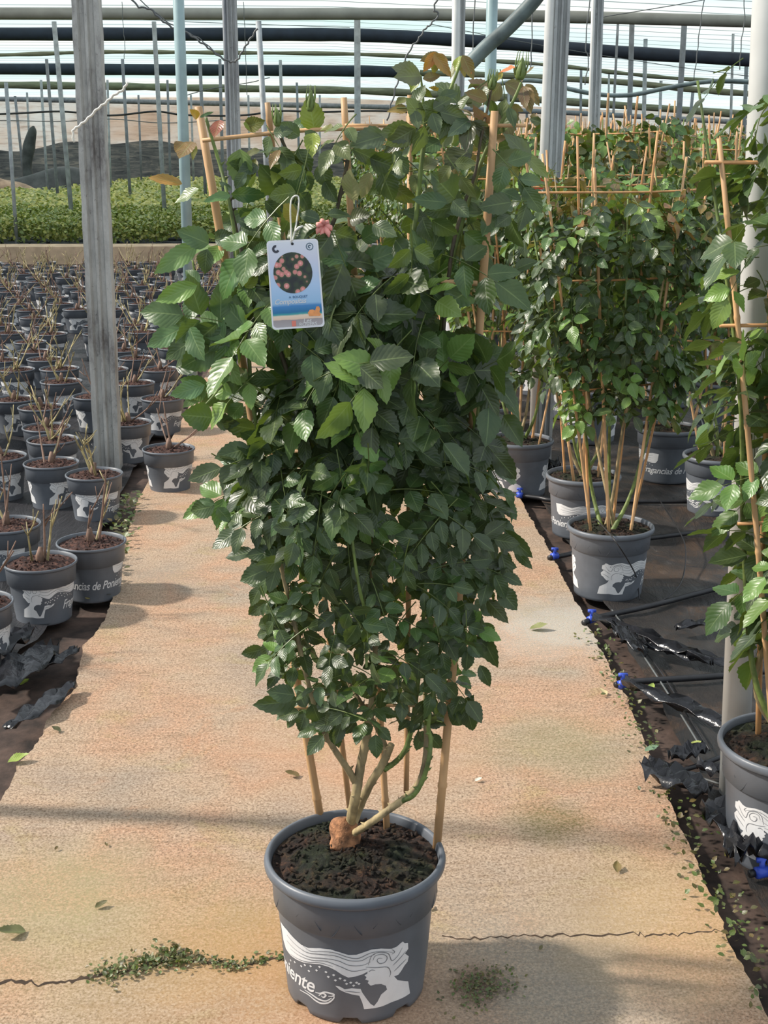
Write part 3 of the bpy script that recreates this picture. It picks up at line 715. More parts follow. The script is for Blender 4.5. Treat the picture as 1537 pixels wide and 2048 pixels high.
def soil_mesh(P, seed, mound=.012, chips=120):
    r = random.Random(seed); z, rr = P['soil']; m_ = MB(); n_ = 40; rings = 14; V = [(0, 0, z + mound)]
    for j in range(1, rings + 1):
        q = rr * j / rings
        for k in range(n_):
            a = 2 * math.pi * k / n_; V.append((q * math.cos(a), q * math.sin(a), z + mound * (1 - (j / rings) ** 2) + (r.gauss(0, .0028) if j < rings else 0)))
    Fs = [(0, 1 + k, 1 + (k + 1) % n_) for k in range(n_)]
    for j in range(rings - 1):
        for k in range(n_):
            a = 1 + j * n_ + k; b = 1 + j * n_ + (k + 1) % n_; Fs.append((a, a + n_, b + n_, b))
    m_.add(V, Fs)
    for _ in range(chips):
        a = r.uniform(0, 6.28); q = rr * math.sqrt(r.random()) * .95; p = Vector((q * math.cos(a), q * math.sin(a), z + mound * (1 - (q / rr) ** 2) + .002))
        d = Vector((r.gauss(0, 1), r.gauss(0, 1), r.gauss(0, .35))).normalized(); L = r.uniform(.004, .014)
        m_.tube([p - d * L / 2, p + d * L / 2], [r.uniform(.0012, .004), r.uniform(.0008, .003)], 5)
    return m_
def make_pot(P, parent, seed, feet=True, seg=72, soilmat='soil', chips=120, emboss=True, turn=0):
    def mod(j, an, r_, z):
        if feet and j in (1, 2, 3):
            ph = (math.degrees(an) + 12) % 45
            if ph < 15: return r_, z + (.010 if j < 3 else .004)
        return r_, z
    m_ = MB(); m_.lathe(P['prof'], seg, mod); k = len(m_.v)
    m_.v.append((0, 0, .006)); m_.f += [(k, (i + 1) % seg, i) for i in range(seg)]
    pot = m_.build('pot', M['pot'], parent)
    if emboss:
        e = MB(); r_ = random.Random(3)
        for i in range(26):
            a = 2 * math.pi * i / 26; z = P['H'] * r_.uniform(.73, .86); L = P['H'] * .05; rr = P['prof'][7 if P is BIG else 6][0] + .0006
            pts = []
            for t in range(5):
                b = a + (t - 2) * .028 * (1 if i % 2 else -1); pts.append((rr * math.sin(b), -rr * math.cos(b), z + L * (t - 2) * .5 + L * .2 * (t - 2) ** 2 * .3))
            e.tube(pts, .0006, 4)
        e.build('embossed_mark', M['potdark'], pot)
    s = soil_mesh(P, seed, chips=chips).build('soil', M[soilmat], parent)
    n0 = set(bpy.data.meshes); add_print(P, parent)
    if turn:
        for me in set(bpy.data.meshes) - n0: me.transform(Matrix.Rotation(turn, 4, 'Z'))
    return pot
def cane_mesh(a, b, r_, seed=0):
    """bamboo cane: slight taper, raised nodes"""
    q = random.Random(seed); a, b = Vector(a), Vector(b); L = (b - a).length; n_ = 5; pts, rr = [], []
    nodes = []; t = q.uniform(.05, .2)
    while t < L: nodes.append(t); t += q.uniform(.14, .26)
    st = [(0, r_)]
    for t in nodes: st += [(t - .006, r_ * 1.0), (t - .002, r_ * 1.16), (t + .002, r_ * 1.14), (t + .006, r_ * .98)]
    st.append((L, r_ * .9)); st = [s_ for s_ in st if 0 <= s_[0] <= L]
    bow = Vector((q.gauss(0, .004), q.gauss(0, .004), 0))
    m_ = MB(); m_.tube([a.lerp(b, s_[0] / L) + bow * math.sin(math.pi * s_[0] / L) for s_ in st], [s_[1] * (1.08 - .16 * s_[0] / L) for s_ in st], 10); return m_
def rel(o): return o          # parts of things are modelled in world space and re-based below
def rebase(root):
    inv = Matrix.Translation(-root.location)
    def go(o):
        for ch in children(o):
            go(ch)
    for ch in children(root): ch.matrix_parent_inverse = inv

# ------------------------------------------------------------------ the tall rose in the middle
rose = empty('potted_rose', POTC); tag(rose, 'tall trellised climbing rose in grey printed pot in the middle of the concrete path', 'potted rose')
make_pot(BIG, rose, 5, seg=96, chips=420)
def W(o):      # object modelled in world space under the rose
    o.parent = rose; o.matrix_parent_inverse = Matrix.Translation(-POTC); return o
SZ = .238
def stake(top, bot, dtop, r_, seed, lab=None, botp=None):
    a = botp if botp is not None else gp(bot[0], bot[1], SZ) + Vector((0, 0, -.03)); b = at(top[0], top[1], dtop)
    o = W(cane_mesh(a, b, r_, seed).build('bamboo_cane', M['cane'])); return a, b
S1 = stake((397, 213), (645, 1632), D0 + .02, .0068, 1)
S2 = stake((535, 205), (704, 1622), D0 + .03, .0048, 2)
S3 = stake((688, 195), (776, 1655), D0 + .02, .0055, 3)
S4 = stake((820, 190), (813, 1582), D0 + .06, .0045, 4, botp=at(813, 1584, D0 + .11))
S5 = stake((990, 222), (872, 1688), D0 - .02, .0068, 5)
for pts, r_ in (([at(405, 281, D0 + .0), at(548, 266, D0 + .01), at(640, 259, D0 + .0), at(757, 257, D0 + .01)], .0030), ([at(690, 251, D0 + .01), at(850, 252, D0 + .02), at(1052, 251, D0 - .03)], .0026),
                ([at(470, 572, D0 + .02), at(690, 556, D0 + .01), at(955, 567, D0 - .03)], .004), ([at(515, 905, D0 + .03), at(930, 900, D0 + .0)], .004), ([at(560, 1418, D0 + .03), at(715, 1411, D0 + .05), at(905, 1412, D0 - .01)], .0028)):
    m_ = MB(); m_.tube(smooth_path(pts, 4), r_, 8); W(m_.build('crossbar', M['cane']))
# trunk and canes, measured in the picture, each at its own depth
def limb(name, pts, radii, mat, D=None, thorn=True, seed=0, parent=None, k=6):
    P = smooth_path([at(p[0], p[1], D0 + (p[2] if len(p) > 2 else 0)) for p in pts], k); rr = [x_ * .66 for x_ in lerp_list(radii, len(P))]; q = random.Random(seed)
    m_ = MB(); rr = [r_ * (1 + .06 * math.sin(i * 2.3 + seed)) for i, r_ in enumerate(rr)]; m_.tube(P, rr, 12)
    if thorn:
        for i in range(3, len(P) - 1, 3):
            d = Vector((q.gauss(0, 1), q.gauss(0, 1), .2)).normalized(); m_.cone(P[i] + d * rr[i] * .8, d + UP * .3, .003, .008)
    return W(m_.build(name, mat)), P
base = gp(688, 1692, SZ)
bd = base.dot(FWD) - D0
g_ = lump('graft_union', (0, 0, 0), .027, .024, .044, M['graft'], 4, None, None)
g_.location = (0, 0, 0)
for v_ in g_.data.vertices: v_.co = v_.co + base + Vector((0, 0, .008))
W(g_)
TR = []
limb('cane_stem', [(690, 1690, bd), (700, 1650, bd + .0), (712, 1590, .0), (722, 1530, .0), (733, 1480, .0), (738, 1440, .0), (745, 1400, .01), (749, 1340, .02), (752, 1270, .02), (745, 1150, .03), (740, 1000, .03), (735, 850, .02)], [.018, .0135, .0125, .0115, .0115, .010, .0085, .008, .007, .006, .006, .005], M['bark'], seed=1)
limb('cane_stem', [(712, 1565, .0), (697, 1540, -.01), (670, 1500, -.02), (650, 1465, -.03), (632, 1420, -.03), (610, 1340, -.03), (590, 1250, -.03), (560, 1120, -.03), (530, 950, -.03)], [.010, .0085, .0075, .007, .006, .0055, .0055, .005, .004], M['bark'], seed=2)
limb('cane_stem', [(700, 1670, bd), (715, 1625, bd + .01), (740, 1570, .03), (765, 1530, .03), (778, 1500, .03), (784, 1488, .03)], [.0125, .011, .0105, .0105, .010, .008], M['bark'], seed=3)
limb('cane_stem', [(775, 1510, .03), (766, 1480, .04), (752, 1450, .04), (735, 1425, .04), (715, 1395, .04), (700, 1370, .05), (660, 1250, .05), (640, 1100, .05)], [.008, .0075, .007, .0065, .006, .0055, .005, .004], M['bark'], seed=4)
limb('cane_stem', [(768, 1540, .03), (790, 1525, .03), (808, 1505, .02), (818, 1480, .02), (828, 1430, .02), (840, 1330, .02), (850, 1200, .02), (860, 1000, .0)], [.0075, .007, .0065, .0065, .006, .0055, .005, .004], M['stem'], seed=5)
limb('cane_stem', [(705, 1668, bd), (735, 1650, -.03), (770, 1625, -.04), (800, 1604, -.04), (822, 1585, -.03), (840, 1560, -.03), (850, 1520, -.03), (853, 1470, -.02), (850, 1430, -.02), (855, 1330, -.02), (880, 1200, -.02), (900, 1000, -.02)], [.0095, .009, .0088, .009, .0075, .0068, .0062, .006, .0055, .005, .005, .004], M['bark'], seed=6)
limb('cane_stem', [(805, 1602, -.04), (828, 1590, -.05), (846, 1560, -.05), (858, 1520, -.05), (862, 1480, -.04), (858, 1440, -.04), (880, 1300, -.05), (910, 1150, -.05)], [.0065, .006, .006, .0058, .0055, .005, .004, .004], M['stem'], seed=7)
for i, (pts, rad, mt) in enumerate((
    ([(560, 1120, 0), (530, 950, 0), (505, 800, 0), (497, 700, 0), (480, 560, -.02), (470, 470, -.02), (455, 390, -.02), (440, 330, 0), (425, 280, 0), (412, 235, 0)], [.005, .0035], 'stem'),
    ([(650, 1100, .02), (620, 900, .0), (560, 700, .0), (500, 560, -.02), (480, 490, 0), (463, 420, .0), (455, 385, .0)], [.006, .004], 'darkstem'),
    ([(740, 1000, 0), (700, 800, .0), (640, 600, 0), (600, 480, 0), (590, 380, 0), (580, 320, 0), (560, 270, 0)], [.006, .0035], 'darkstem'),
    ([(740, 900, 0), (720, 700, 0), (660, 500, 0), (672, 430, 0), (690, 350, 0), (700, 300, 0)], [.006, .004], 'darkstem'),
    ([(740, 850, 0), (760, 700, 0), (800, 560, 0), (830, 450, 0), (843, 330, 0), (852, 260, 0)], [.006, .005], 'stem'),
    ([(850, 262, 0), (885, 215, 0), (905, 170, 0), (920, 130, 0), (925, 112, 0)], [.0045, .0025], 'stem'),
    ([(850, 262, 0), (848, 220, 0), (845, 180, 0), (842, 150, 0)], [.004, .002], 'stem'),
    ([(870, 850, 0), (880, 700, 0), (888, 620, 0), (900, 540, 0), (935, 410, 0), (965, 320, 0), (990, 268, 0), (1018, 220, 0), (1035, 185, 0), (1043, 165, 0)], [.0065, .003], 'stem'),
    ([(880, 750, -.02), (893, 600, -.02), (905, 500, -.02), (925, 420, -.02), (950, 350, -.02), (962, 280, -.02), (975, 220, 0), (985, 170, 0)], [.005, .0025], 'darkstem'),
    ([(950, 900, 0), (960, 740, 0), (965, 600, 0), (972, 480, 0), (985, 330, 0)], [.0055, .004], 'stem'),
    ([(700, 1300, .02), (820, 1150, .02), (930, 1000, .0), (1000, 920, 0)], [.005, .003], 'stem'),
    ([(700, 1000, .0), (600, 850, .0), (480, 760, -.02), (420, 800, -.04), (400, 830, -.04)], [.004, .002], 'stem'),
    ([(480, 760, 0), (430, 640, 0), (395, 560, 0), (385, 520, 0)], [.004, .002], 'stem'),
    ([(740, 1250, -.08), (720, 1180, -.1), (705, 1080, -.1), (700, 1000, -.1)], [.004, .003], 'stem'))):
    limb('cane_stem', pts, rad, M[mt], seed=20 + i, thorn=i < 4)

# foliage: measured leaves at the top, compound leaves through the rest
def camn(u=.35, l=.15, s=.3):
    return (-FWD * .85 + UP * u - RGT * l + Vector((rnd.gauss(0, s), rnd.gauss(0, s), rnd.gauss(0, s)))).normalized()
def jit(c, a=.12):
    f = rnd.uniform(1 - a, 1 + a); return tuple(min(1, x * f) for x in lin(c)[:3])
top = Leaves(TH); young = Leaves(TH)
DG, MG, BG, LG, YG, OL, OR, BR, RD, PK, TN = (34,60,44), (50,86,56), (52,76,66), (96,124,70), (126,140,44), (98,96,48), (190,110,44), (116,82,52), (140,48,52), (176,120,108), (160,150,110)
EX = [(440,240,430,272,.6,RD),(385,283,360,312,.8,BR),(392,285,385,318,.45,OL),(370,285,352,300,.8,(120,80,40)),(397,235,385,222,.4,OR),(400,235,425,222,.25,MG),(490,254,527,242,.6,OL),(487,246,514,256,.5,YG),
      (630,262,618,200,.75,YG),(622,245,580,250,.6,MG),(640,262,665,255,.5,OL),(600,272,562,248,.7,BG),(610,262,640,290,.6,BG),(626,266,624,304,.55,YG),(595,298,618,345,.8,DG),(575,392,524,335,.75,(32,66,40)),(565,328,548,360,.55,YG),
      (592,385,600,340,.75,MG),(575,385,612,402,.6,BG),(512,318,500,350,.6,OL),(480,298,486,372,.75,LG),(492,345,470,375,.6,BG),(365,368,303,350,.35,(170,120,56)),(398,378,352,402,.55,(110,128,90)),(462,390,412,402,.38,(80,120,72)),
      (462,388,532,392,.42,(46,96,64)),(465,380,440,365,.4,BG),(530,402,563,432,.6,DG),(478,440,518,458,.6,DG),(533,492,566,455,.7,OL),(418,488,360,462,.7,MG),(395,490,315,542,.42,(104,142,84)),(415,498,408,545,.7,DG),(430,480,462,470,.6,DG),
      (640,328,655,372,.8,DG),(650,362,672,402,.7,DG),(690,298,668,326,.6,BG),(655,478,702,498,.75,MG),(652,512,694,560,.85,(40,74,50)),(505,510,545,486,.5,MG),(492,576,512,538,.6,YG),(500,520,480,575,.7,DG),(545,520,500,548,.6,DG),
      (872,104,850,140,.5,OR),(875,106,868,146,.5,(150,130,60)),(878,106,892,140,.55,(150,100,50)),(880,108,845,120,.45,BR),(868,106,900,150,.4,(170,120,60)),(920,112,912,140,.5,YG),(922,112,930,152,.4,(150,120,56)),(925,110,947,155,.5,BR),(926,112,942,138,.5,OR),(918,115,900,152,.4,OL),
      (842,150,792,134,.6,(100,104,90)),(842,152,800,152,.6,(84,84,76)),(838,152,823,178,.62,YG),(846,158,880,150,.5,BR),(843,170,862,196,.5,OL),(998,150,1024,130,.45,(206,100,44)),(1006,146,990,162,.4,(150,140,60)),(1048,172,1060,216,.5,(116,84,60)),(1052,168,1078,206,.45,BR),(1046,176,1052,214,.4,(100,72,56)),
      (1040,165,1028,135,.3,OL),(1043,165,1058,132,.3,BR),(985,186,944,160,.5,(140,104,92)),(975,200,935,185,.6,BR),(965,210,925,196,.55,(110,108,86)),(955,240,925,210,.6,BR),(983,200,990,232,.5,DG),(815,196,793,208,.6,OL),(818,220,780,218,.5,(140,110,60)),(822,225,830,248,.4,OL),
      (876,182,860,172,.5,OR),(880,195,915,185,.6,BG),(870,215,900,240,.6,MG),(866,225,895,246,.5,DG),(860,235,880,262,.4,MG),(828,262,766,266,.62,(48,60,48)),(772,270,705,290,.62,(64,80,66)),(824,268,772,300,.5,(40,44,44)),(705,298,762,322,.6,DG),(740,316,800,338,.7,DG),
      (742,345,722,392,.55,TN),(706,402,698,345,.6,(150,146,110)),(765,345,786,398,.75,DG),(785,372,832,405,.5,OL),(700,440,737,430,.8,(40,44,36)),(790,300,815,345,.6,BG),(882,282,840,300,.78,MG),(908,266,886,292,.7,(130,140,104)),(850,262,838,290,.5,PK),(860,265,880,250,.5,BR),
      (942,240,932,298,.5,(52,48,44)),(944,242,966,300,.5,(60,60,52)),(944,242,985,280,.5,(48,52,46)),(940,240,905,262,.5,BG),(985,262,948,222,.5,PK),(985,282,1012,274,.6,BR),(1018,215,1030,250,.5,DG),(1022,210,1046,222,.5,BR),(1062,322,1022,272,.5,(92,104,86)),(1048,308,1096,352,.4,(100,112,70)),
      (988,334,1038,302,.6,(96,106,78)),(1012,336,958,346,.5,(50,86,60)),(1022,326,1036,352,.6,OL),(1000,300,988,330,.6,DG),(936,302,896,336,.85,(38,44,40)),(930,318,930,350,.6,MG),(910,398,868,350,.85,(36,66,56)),(906,402,936,432,.7,DG),(895,405,834,398,.5,MG),(846,436,856,478,.85,(30,52,44)),(858,440,813,418,.6,DG),
      (864,440,912,470,.65,(44,74,46)),(905,488,962,502,.65,OL),(925,498,950,530,.6,DG),(1022,440,1040,492,.75,DG),(1020,440,985,425,.5,BG),(1028,440,1068,432,.55,BG),(702,524,640,512,.6,MG),(722,530,792,502,.62,MG),(800,505,850,530,.7,(40,70,50)),(792,480,820,520,.7,DG),(725,480,760,455,.6,MG),
      (640,440,600,425,.6,DG),(690,455,660,470,.6,OL),(655,430,700,425,.55,DG),(560,300,540,330,.5,BR),(515,330,480,345,.6,BG),(520,300,490,310,.6,(90,90,60)),(560,400,600,440,.6,DG),(520,440,480,420,.6,MG),(600,440,560,410,.5,BR),(745,450,790,470,.6,DG),(960,400,995,380,.6,DG),(1000,380,1040,400,.6,MG),(1030,540,1070,520,.6,DG),
      (395,570,318,600,.44,(120,158,78)),(400,565,372,540,.6,MG),(398,585,380,640,.75,MG),(375,650,300,690,.5,(84,124,84)),(380,655,400,715,.7,(52,88,56)),(380,650,345,632,.6,LG),(352,735,405,712,.6,DG),(440,720,478,745,.6,TN),(410,770,345,790,.5,(96,136,92)),(412,778,372,806,.5,LG),(425,835,368,830,.85,(36,76,42)),(428,838,470,850,.7,DG),
      (485,918,440,918,.7,MG),(488,930,448,958,.7,MG),(492,935,500,985,.7,DG),(430,1012,382,1022,.75,(34,66,40)),(435,1015,460,1042,.7,MG),(430,1008,400,1000,.5,MG),(590,1390,540,1384,.7,(36,66,42)),(596,1400,518,1412,.55,DG),(700,1410,692,1456,.75,(34,70,40)),(625,1408,640,1450,.7,DG),(935,1418,945,1462,.6,DG),(905,1450,942,1400,.5,DG),
      (1030,1100,1062,1135,.4,DG),(1010,1060,1060,1115,.45,DG),(990,1150,1012,1195,.5,DG),(975,1200,1012,1240,.5,(52,60,40)),(960,1260,992,1335,.4,DG),(960,1330,980,1372,.5,DG),(965,680,892,690,.8,(32,38,36)),(885,740,945,770,.6,MG),(960,720,1010,700,.6,BG),(1005,830,1042,885,.6,DG)]
for (x0, y0, x1, y1, wd, c) in EX:
    dz = rnd.uniform(-.09, .03) if y0 > 420 else rnd.uniform(-.05, .04)
    a = at(x0, y0, D0 + dz); b = at(x1, y1, D0 + dz + rnd.uniform(-.03, .012)); d = b - a
    (young if c in (OR, BR, RD, PK, OL, YG) and y0 < 360 else top).leaflet(a, d, camn(.3, .2, .25), d.length * 1.08, wd * 1.05, jit(c), rnd.uniform(.1, .4), rnd.uniform(0, .25))
bounds_y = [430, 500, 560, 620, 700, 800, 850, 900, 950, 1000, 1100, 1200, 1300, 1380, 1440, 1470]
bl = [470, 410, 420, 405, 410, 450, 440, 480, 480, 445, 520, 520, 545, 560, 640, 660]
br = [985, 985, 975, 980, 985, 985, 990, 990, 990, 995, 995, 975, 960, 930, 890, 860]
fol = Leaves(TH)
cnt = 0; tries = 0
TARGET = 395
HOLES = [(765, 430, 44), (532, 690, 44), (918, 640, 48), (1030, 830, 40), (760, 585, 22), (470, 870, 22)]
while cnt < TARGET and tries < 20000:
    tries += 1
    y = 440 + 1020 * rnd.random() ; l_, r__ = np.interp(y, bounds_y, bl), np.interp(y, bounds_y, br); x = rnd.uniform(l_, r__)
    dens = np.interp(y, [440, 600, 680, 1150, 1300, 1460], [.42, .8, 1, 1, .8, .4]) * (.45 if (x < 520 and y < 900) else 1)
    if rnd.random() > dens: continue
    if any((x - hx) ** 2 + (y - hy) ** 2 < (hr + 20) ** 2 for hx, hy, hr in HOLES): continue
    size = float(np.interp(y, [440, 700, 900, 1050, 1200, 1450], [.060, .055, .049, .041, .037, .033])) * rnd.uniform(.85, 1.15)
    edge = (x - (l_ + r__) / 2) / ((r__ - l_) / 2)
    dep = rnd.uniform(-.15, .12) * (1 - .5 * edge * edge)
    p = at(x, y, D0 + dep)
    d = RGT * (edge * .8 + rnd.gauss(0, .55)) - FWD * (.25 + rnd.gauss(0, .3)) - UP * (.35 + rnd.gauss(0, .45))
    d.normalize(); p = p - d * size * 1.2
    n_ = (-FWD * .7 + UP * .55 - RGT * .12 + RGT * edge * .35 + Vector((rnd.gauss(0, .3), rnd.gauss(0, .3), rnd.gauss(0, .3)))).normalized()
    tn = GREEN if rnd.random() < .93 - (.22 if (y < 650 or x < 500) else 0) else LIGHT
    fol.compound(p, d, n_, size, tn, 5 if rnd.random() < .7 else 7)
    cnt += 1
uy = [125, 170, 220, 260, 330, 430]; ul_ = [820, 810, 800, 590, 470, 450]; ur_ = [935, 1000, 1040, 1040, 1040, 1030]
for _ in range(30):
    y = 130 + 320 * rnd.random() ** .7; x = rnd.uniform(np.interp(y, uy, ul_), np.interp(y, uy, ur_))
    if abs(x - 725) < 95 and y < 240: continue
    if any((x - hx) ** 2 + (y - hy) ** 2 < (hr + 10) ** 2 for hx, hy, hr in HOLES): continue
    d = (RGT * rnd.gauss(0, .7) - FWD * .2 - UP * rnd.gauss(.3, .4)).normalized(); s_ = rnd.uniform(.034, .05)
    tn = [(96, 92, 60), (70, 84, 56), (104, 78, 56), (56, 74, 54), (84, 96, 60)] if y < 300 else [(52, 78, 50), (40, 64, 46), (84, 92, 56), (66, 92, 62)]
    fol.compound(at(x, y, D0 + rnd.uniform(-.08, .08)) - d * s_, d, camn(.4, .2, .4), s_, tn, rnd.choice([3, 5]))
W(fol.build('foliage')); W(top.build('foliage')); W(tag(young.build('young_leaves'), 'bronze and yellow young leaves'))
def budm(p, d, r_, L):
    m_ = MB(); d = Vector(d).normalized(); p = Vector(p)
    m_.tube([p + d * (L * t) for t in (0, .12, .35, .6, .85, 1.0)], [r_ * .5, r_ * .85, r_, r_ * .8, r_ * .4, .0004], 8)
    for k in range(5):
        a = d.orthogonal().normalized(); b = d.cross(a); e = a * math.cos(k * 1.256) + b * math.sin(k * 1.256)
        m_.tube([p + e * r_ * .8 + d * L * .2, p + e * r_ * 1.1 + d * L * .7, p + e * r_ * .9 + d * L * 1.25], [.0012, .0014, .0004], 4)
    return m_
for (x, y, dx, L, r_) in ((983, 172, .1, .022, .006), (1040, 152, .1, .03, .008), (555, 245, 0, .024, .006), (769, 635, .2, .022, .0095), (620, 215, .1, .028, .006), (652, 702, 0, .02, .006)):
    W(budm(at(x, y + 8, D0 - .06), (dx, -.1, 1), r_, L).build('rose_bud', M['bud']))
# a spent pink bloom above the tag
m_ = MB(); pc = at(648, 452, D0 - .10)
for k in range(7):
    a = k * .9; e = Vector((math.cos(a), -.6 + .3 * math.sin(a * 2), math.sin(a)))
    m_.tube([pc, pc + e * .005, pc + e * .009 - UP * .002, pc + e * .011 - UP * .006], [.002, .004, .004, .001], 7)
W(m_.build('spent_bloom', M['petal']))

# ------------------------------------------------------------------ hanging picture tag
def tag_mat():
    m, nt, bs = newmat('printed_card')
    uv = N(nt, 'ShaderNodeUVMap', uv_map='uv'); sep = N(nt, 'ShaderNodeSeparateXYZ'); nt.links.new(uv.outputs[0], sep.inputs[0])
    nz = N(nt, 'ShaderNodeTexNoise'); nz.inputs['Scale'].default_value = 3.5; nz.inputs['Detail'].default_value = 4; nt.links.new(uv.outputs[0], nz.inputs[0])
    ad = N(nt, 'ShaderNodeMath', operation='MULTIPLY_ADD'); nt.links.new(nz.outputs[0], ad.inputs[0]); ad.inputs[1].default_value = .03; nt.links.new(sep.outputs[1], ad.inputs[2])
    base = ramp(nt, ad.outputs[0], [(0, (176, 172, 176)), (.115, (160, 150, 150)), (.12, (230, 200, 176)), (.16, (236, 214, 190)), (.175, (60, 160, 160)), (.20, (20, 110, 160)), (.27, (60, 130, 190)), (.30, (150, 190, 225)), (.5, (176, 204, 236)), (.8, (208, 212, 230)), (1, (222, 226, 234))])
    nt.links.new(base, bs.inputs['Base Color']); bs.inputs['Roughness'].default_value = .35; return m
T = [at(533, 482, D0 - .215), at(636, 477, D0 - .215), at(650, 653, D0 - .225), at(545, 660, D0 - .225)]
tagroot = empty('plant_tag', (T[0] + T[1]) / 2); tag(tagroot, 'white hanging picture tag with rose photo and sea view, tied high on the rose', 'plant tag')
TI = Matrix.Translation(-tagroot.location)
def TPp(u, v, off=0.0):       # u across 0..1, v up 0..1 on the card
    top_ = T[0].lerp(T[1], u); bot_ = T[3].lerp(T[2], u); nrm = (T[1] - T[0]).cross(T[3] - T[0]).normalized()
    if nrm.dot(FWD) > 0: nrm = -nrm
    return bot_.lerp(top_, v) + nrm * off
def card_part(name, V2, F2, off, mat, parent, uvs=False, thick=0):
    V = [TPp(u, v, off) for u, v in V2]
    o = mesh(name, V, F2, mat, parent, smooth=False)
    if parent is tagroot: o.matrix_parent_inverse = TI
    if uvs:
        ul = o.data.uv_layers.new(name='uv')
        for l in o.data.loops: ul.data[l.index].uv = V2[l.vertex_index]
    return o
def rr_outline(r_=.07, n=6):
    out = []
    for cx, cy, a0 in ((1 - r_, 1 - r_ * .6, 0), (r_, 1 - r_ * .6, 90), (r_, r_ * .6, 180), (1 - r_, r_ * .6, 270)):
        for k in range(n + 1):
            a = R(a0 + 90 * k / n); out.append((cx + r_ * math.cos(a), cy + r_ * .6 * math.sin(a)))
    return out
oo = rr_outline(); n_ = len(oo)
card = card_part('card', oo + oo, [tuple(range(n_))], 0, simple('white_card', (232, 232, 236), .4, .02), tagroot)
V = [TPp(u, v, .0) for u, v in oo] + [TPp(u, v, -.0009) for u, v in oo]
card.data.clear_geometry(); card.data.from_pydata([tuple(q) for q in V], [], [tuple(range(n_)), tuple(range(2 * n_ - 1, n_ - 1, -1))] + [(k, (k + 1) % n_, n_ + (k + 1) % n_, n_ + k) for k in range(n_)]); card.data.update()
ins = [(.5 + (u - .5) * .94, .5 + (v - .5) * .955) for u, v in oo]
card_part('seaside_picture', ins, [tuple(range(n_))], .0003, tag_mat(), card, True); bpy.data.objects['seaside_picture'].matrix_parent_inverse = Matrix()
def circ(cu, cv, ru, rv, k=32): return [(cu + ru * math.cos(6.2832 * i / k), cv + rv * math.sin(6.2832 * i / k)) for i in range(k)]
m, nt, bs = newmat('rose_photo'); vo = N(nt, 'ShaderNodeTexVoronoi'); vo.inputs['Scale'].default_value = 8
uvn = N(nt, 'ShaderNodeUVMap', uv_map='uv'); mp = N(nt, 'ShaderNodeMapping'); mp.inputs['Scale'].default_value = (1, 1.6, 1); nt.links.new(uvn.outputs[0], mp.inputs[0]); nt.links.new(mp.outputs[0], vo.inputs[0])
cc = ramp(nt, vo.outputs['Distance'], [(.0, (250, 190, 180)), (.26, (216, 132, 130)), (.40, (190, 140, 124)), (.46, (60, 76, 52)), (.8, (40, 44, 46))]); nt.links.new(cc, bs.inputs['Base Color'])
def sub(o): o.matrix_parent_inverse = Matrix(); return o
# children of the card share its world-space coordinates
sub(card_part('rose_photo', circ(.47, .63, .375, .232), [tuple(range(32))], .0006, m, card, True))
ink = simple('dark_ink', (50, 52, 66), .4, .03); white = M['print']
sub(card_part('eyelet', circ(.5, .955, .028, .016, 16), [tuple(range(16))], .0006, simple('eyelet_dark', (30, 30, 34), .5, .03), card))
def arcs(cu, cv, r0, r1, a0, a1, k=14):
    V2 = []; 
    for i in range(k + 1):
        a = R(a0 + (a1 - a0) * i / k); V2 += [(cu + r0 * math.cos(a), cv + r0 * .6 * math.sin(a)), (cu + r1 * math.cos(a), cv + r1 * .6 * math.sin(a))]
    return V2, [(2 * i, 2 * i + 1, 2 * i + 3, 2 * i + 2) for i in range(k)]
v, f = arcs(.175, .905, .03, .075, 80, 330); sub(card_part('round_logo', v, f, .0006, ink, card))
v, f = arcs(.83, .915, .056, .072, 0, 360); v2, f2 = arcs(.83, .915, .012, .034, 20, 290); n0 = len(v); f = f + [tuple(i + n0 for i in q) for q in f2]; v = v + v2
sub(card_part('emblem', v, f, .0006, simple('teal_ink', (64, 96, 112), .4, .03), card))
def card_text(s, u0, v0, wd, mat, shear=.2, hgt=None):
    TV_, TF_ = text2d(s, 1.0, shear, .01); mx = max(x[0] for x in TV_); k = wd / mx; ky = k * .6 if hgt is None else hgt
    sub(card_part('lettering', [(u0 + x[0] * k, v0 + x[1] * ky) for x in TV_], TF_, .0009, mat, card))
card_text('A  BOUQUET', .36, .345, .36, simple('blue_ink', (70, 110, 150), .4, .03), 0)
card_text('Compositas', .07, .285, .62, white, .3)
card_text('Les', .60, .058, .16, white, .2); card_text('ROSIERS', .52, .022, .34, white, 0)
shell = simple('orange_shell', (226, 150, 90), .5, .12, 90)
v = [(.72, .13), (.70, .17), (.74, .20), (.80, .205), (.84, .19), (.87, .235), (.92, .235), (.94, .205), (.92, .17), (.95, .14), (.92, .125)]
sub(card_part('shell_drawing', v, [tuple(range(len(v)))], .0007, shell, card))
sub(card_part('orange_mark', [(.38, .025), (.46, .025), (.46, .09), (.38, .09)], [(0, 1, 2, 3)], .0007, simple('salmon_ink', (226, 130, 112), .5, .03), card))
loop = [(583, 486), (582, 450), (581, 420), (583, 400), (590, 392), (597, 394), (598, 410), (594, 440), (591, 458), (590, 463), (586, 478), (585, 486)]
P = smooth_path([at(x, y, D0 - .215 + .002 * i % .004) for i, (x, y) in enumerate(loop)], 5); m_ = MB(); m_.tube(P, .0011, 6)
kn = [at(590, 463, D0 - .217), at(598, 455, D0 - .217), at(606, 452, D0 - .217)]; m_.tube(kn, [.0012, .0018, .0012], 6)
o = m_.build('string_loop', M['cord'], tagroot); o.matrix_parent_inverse = TI
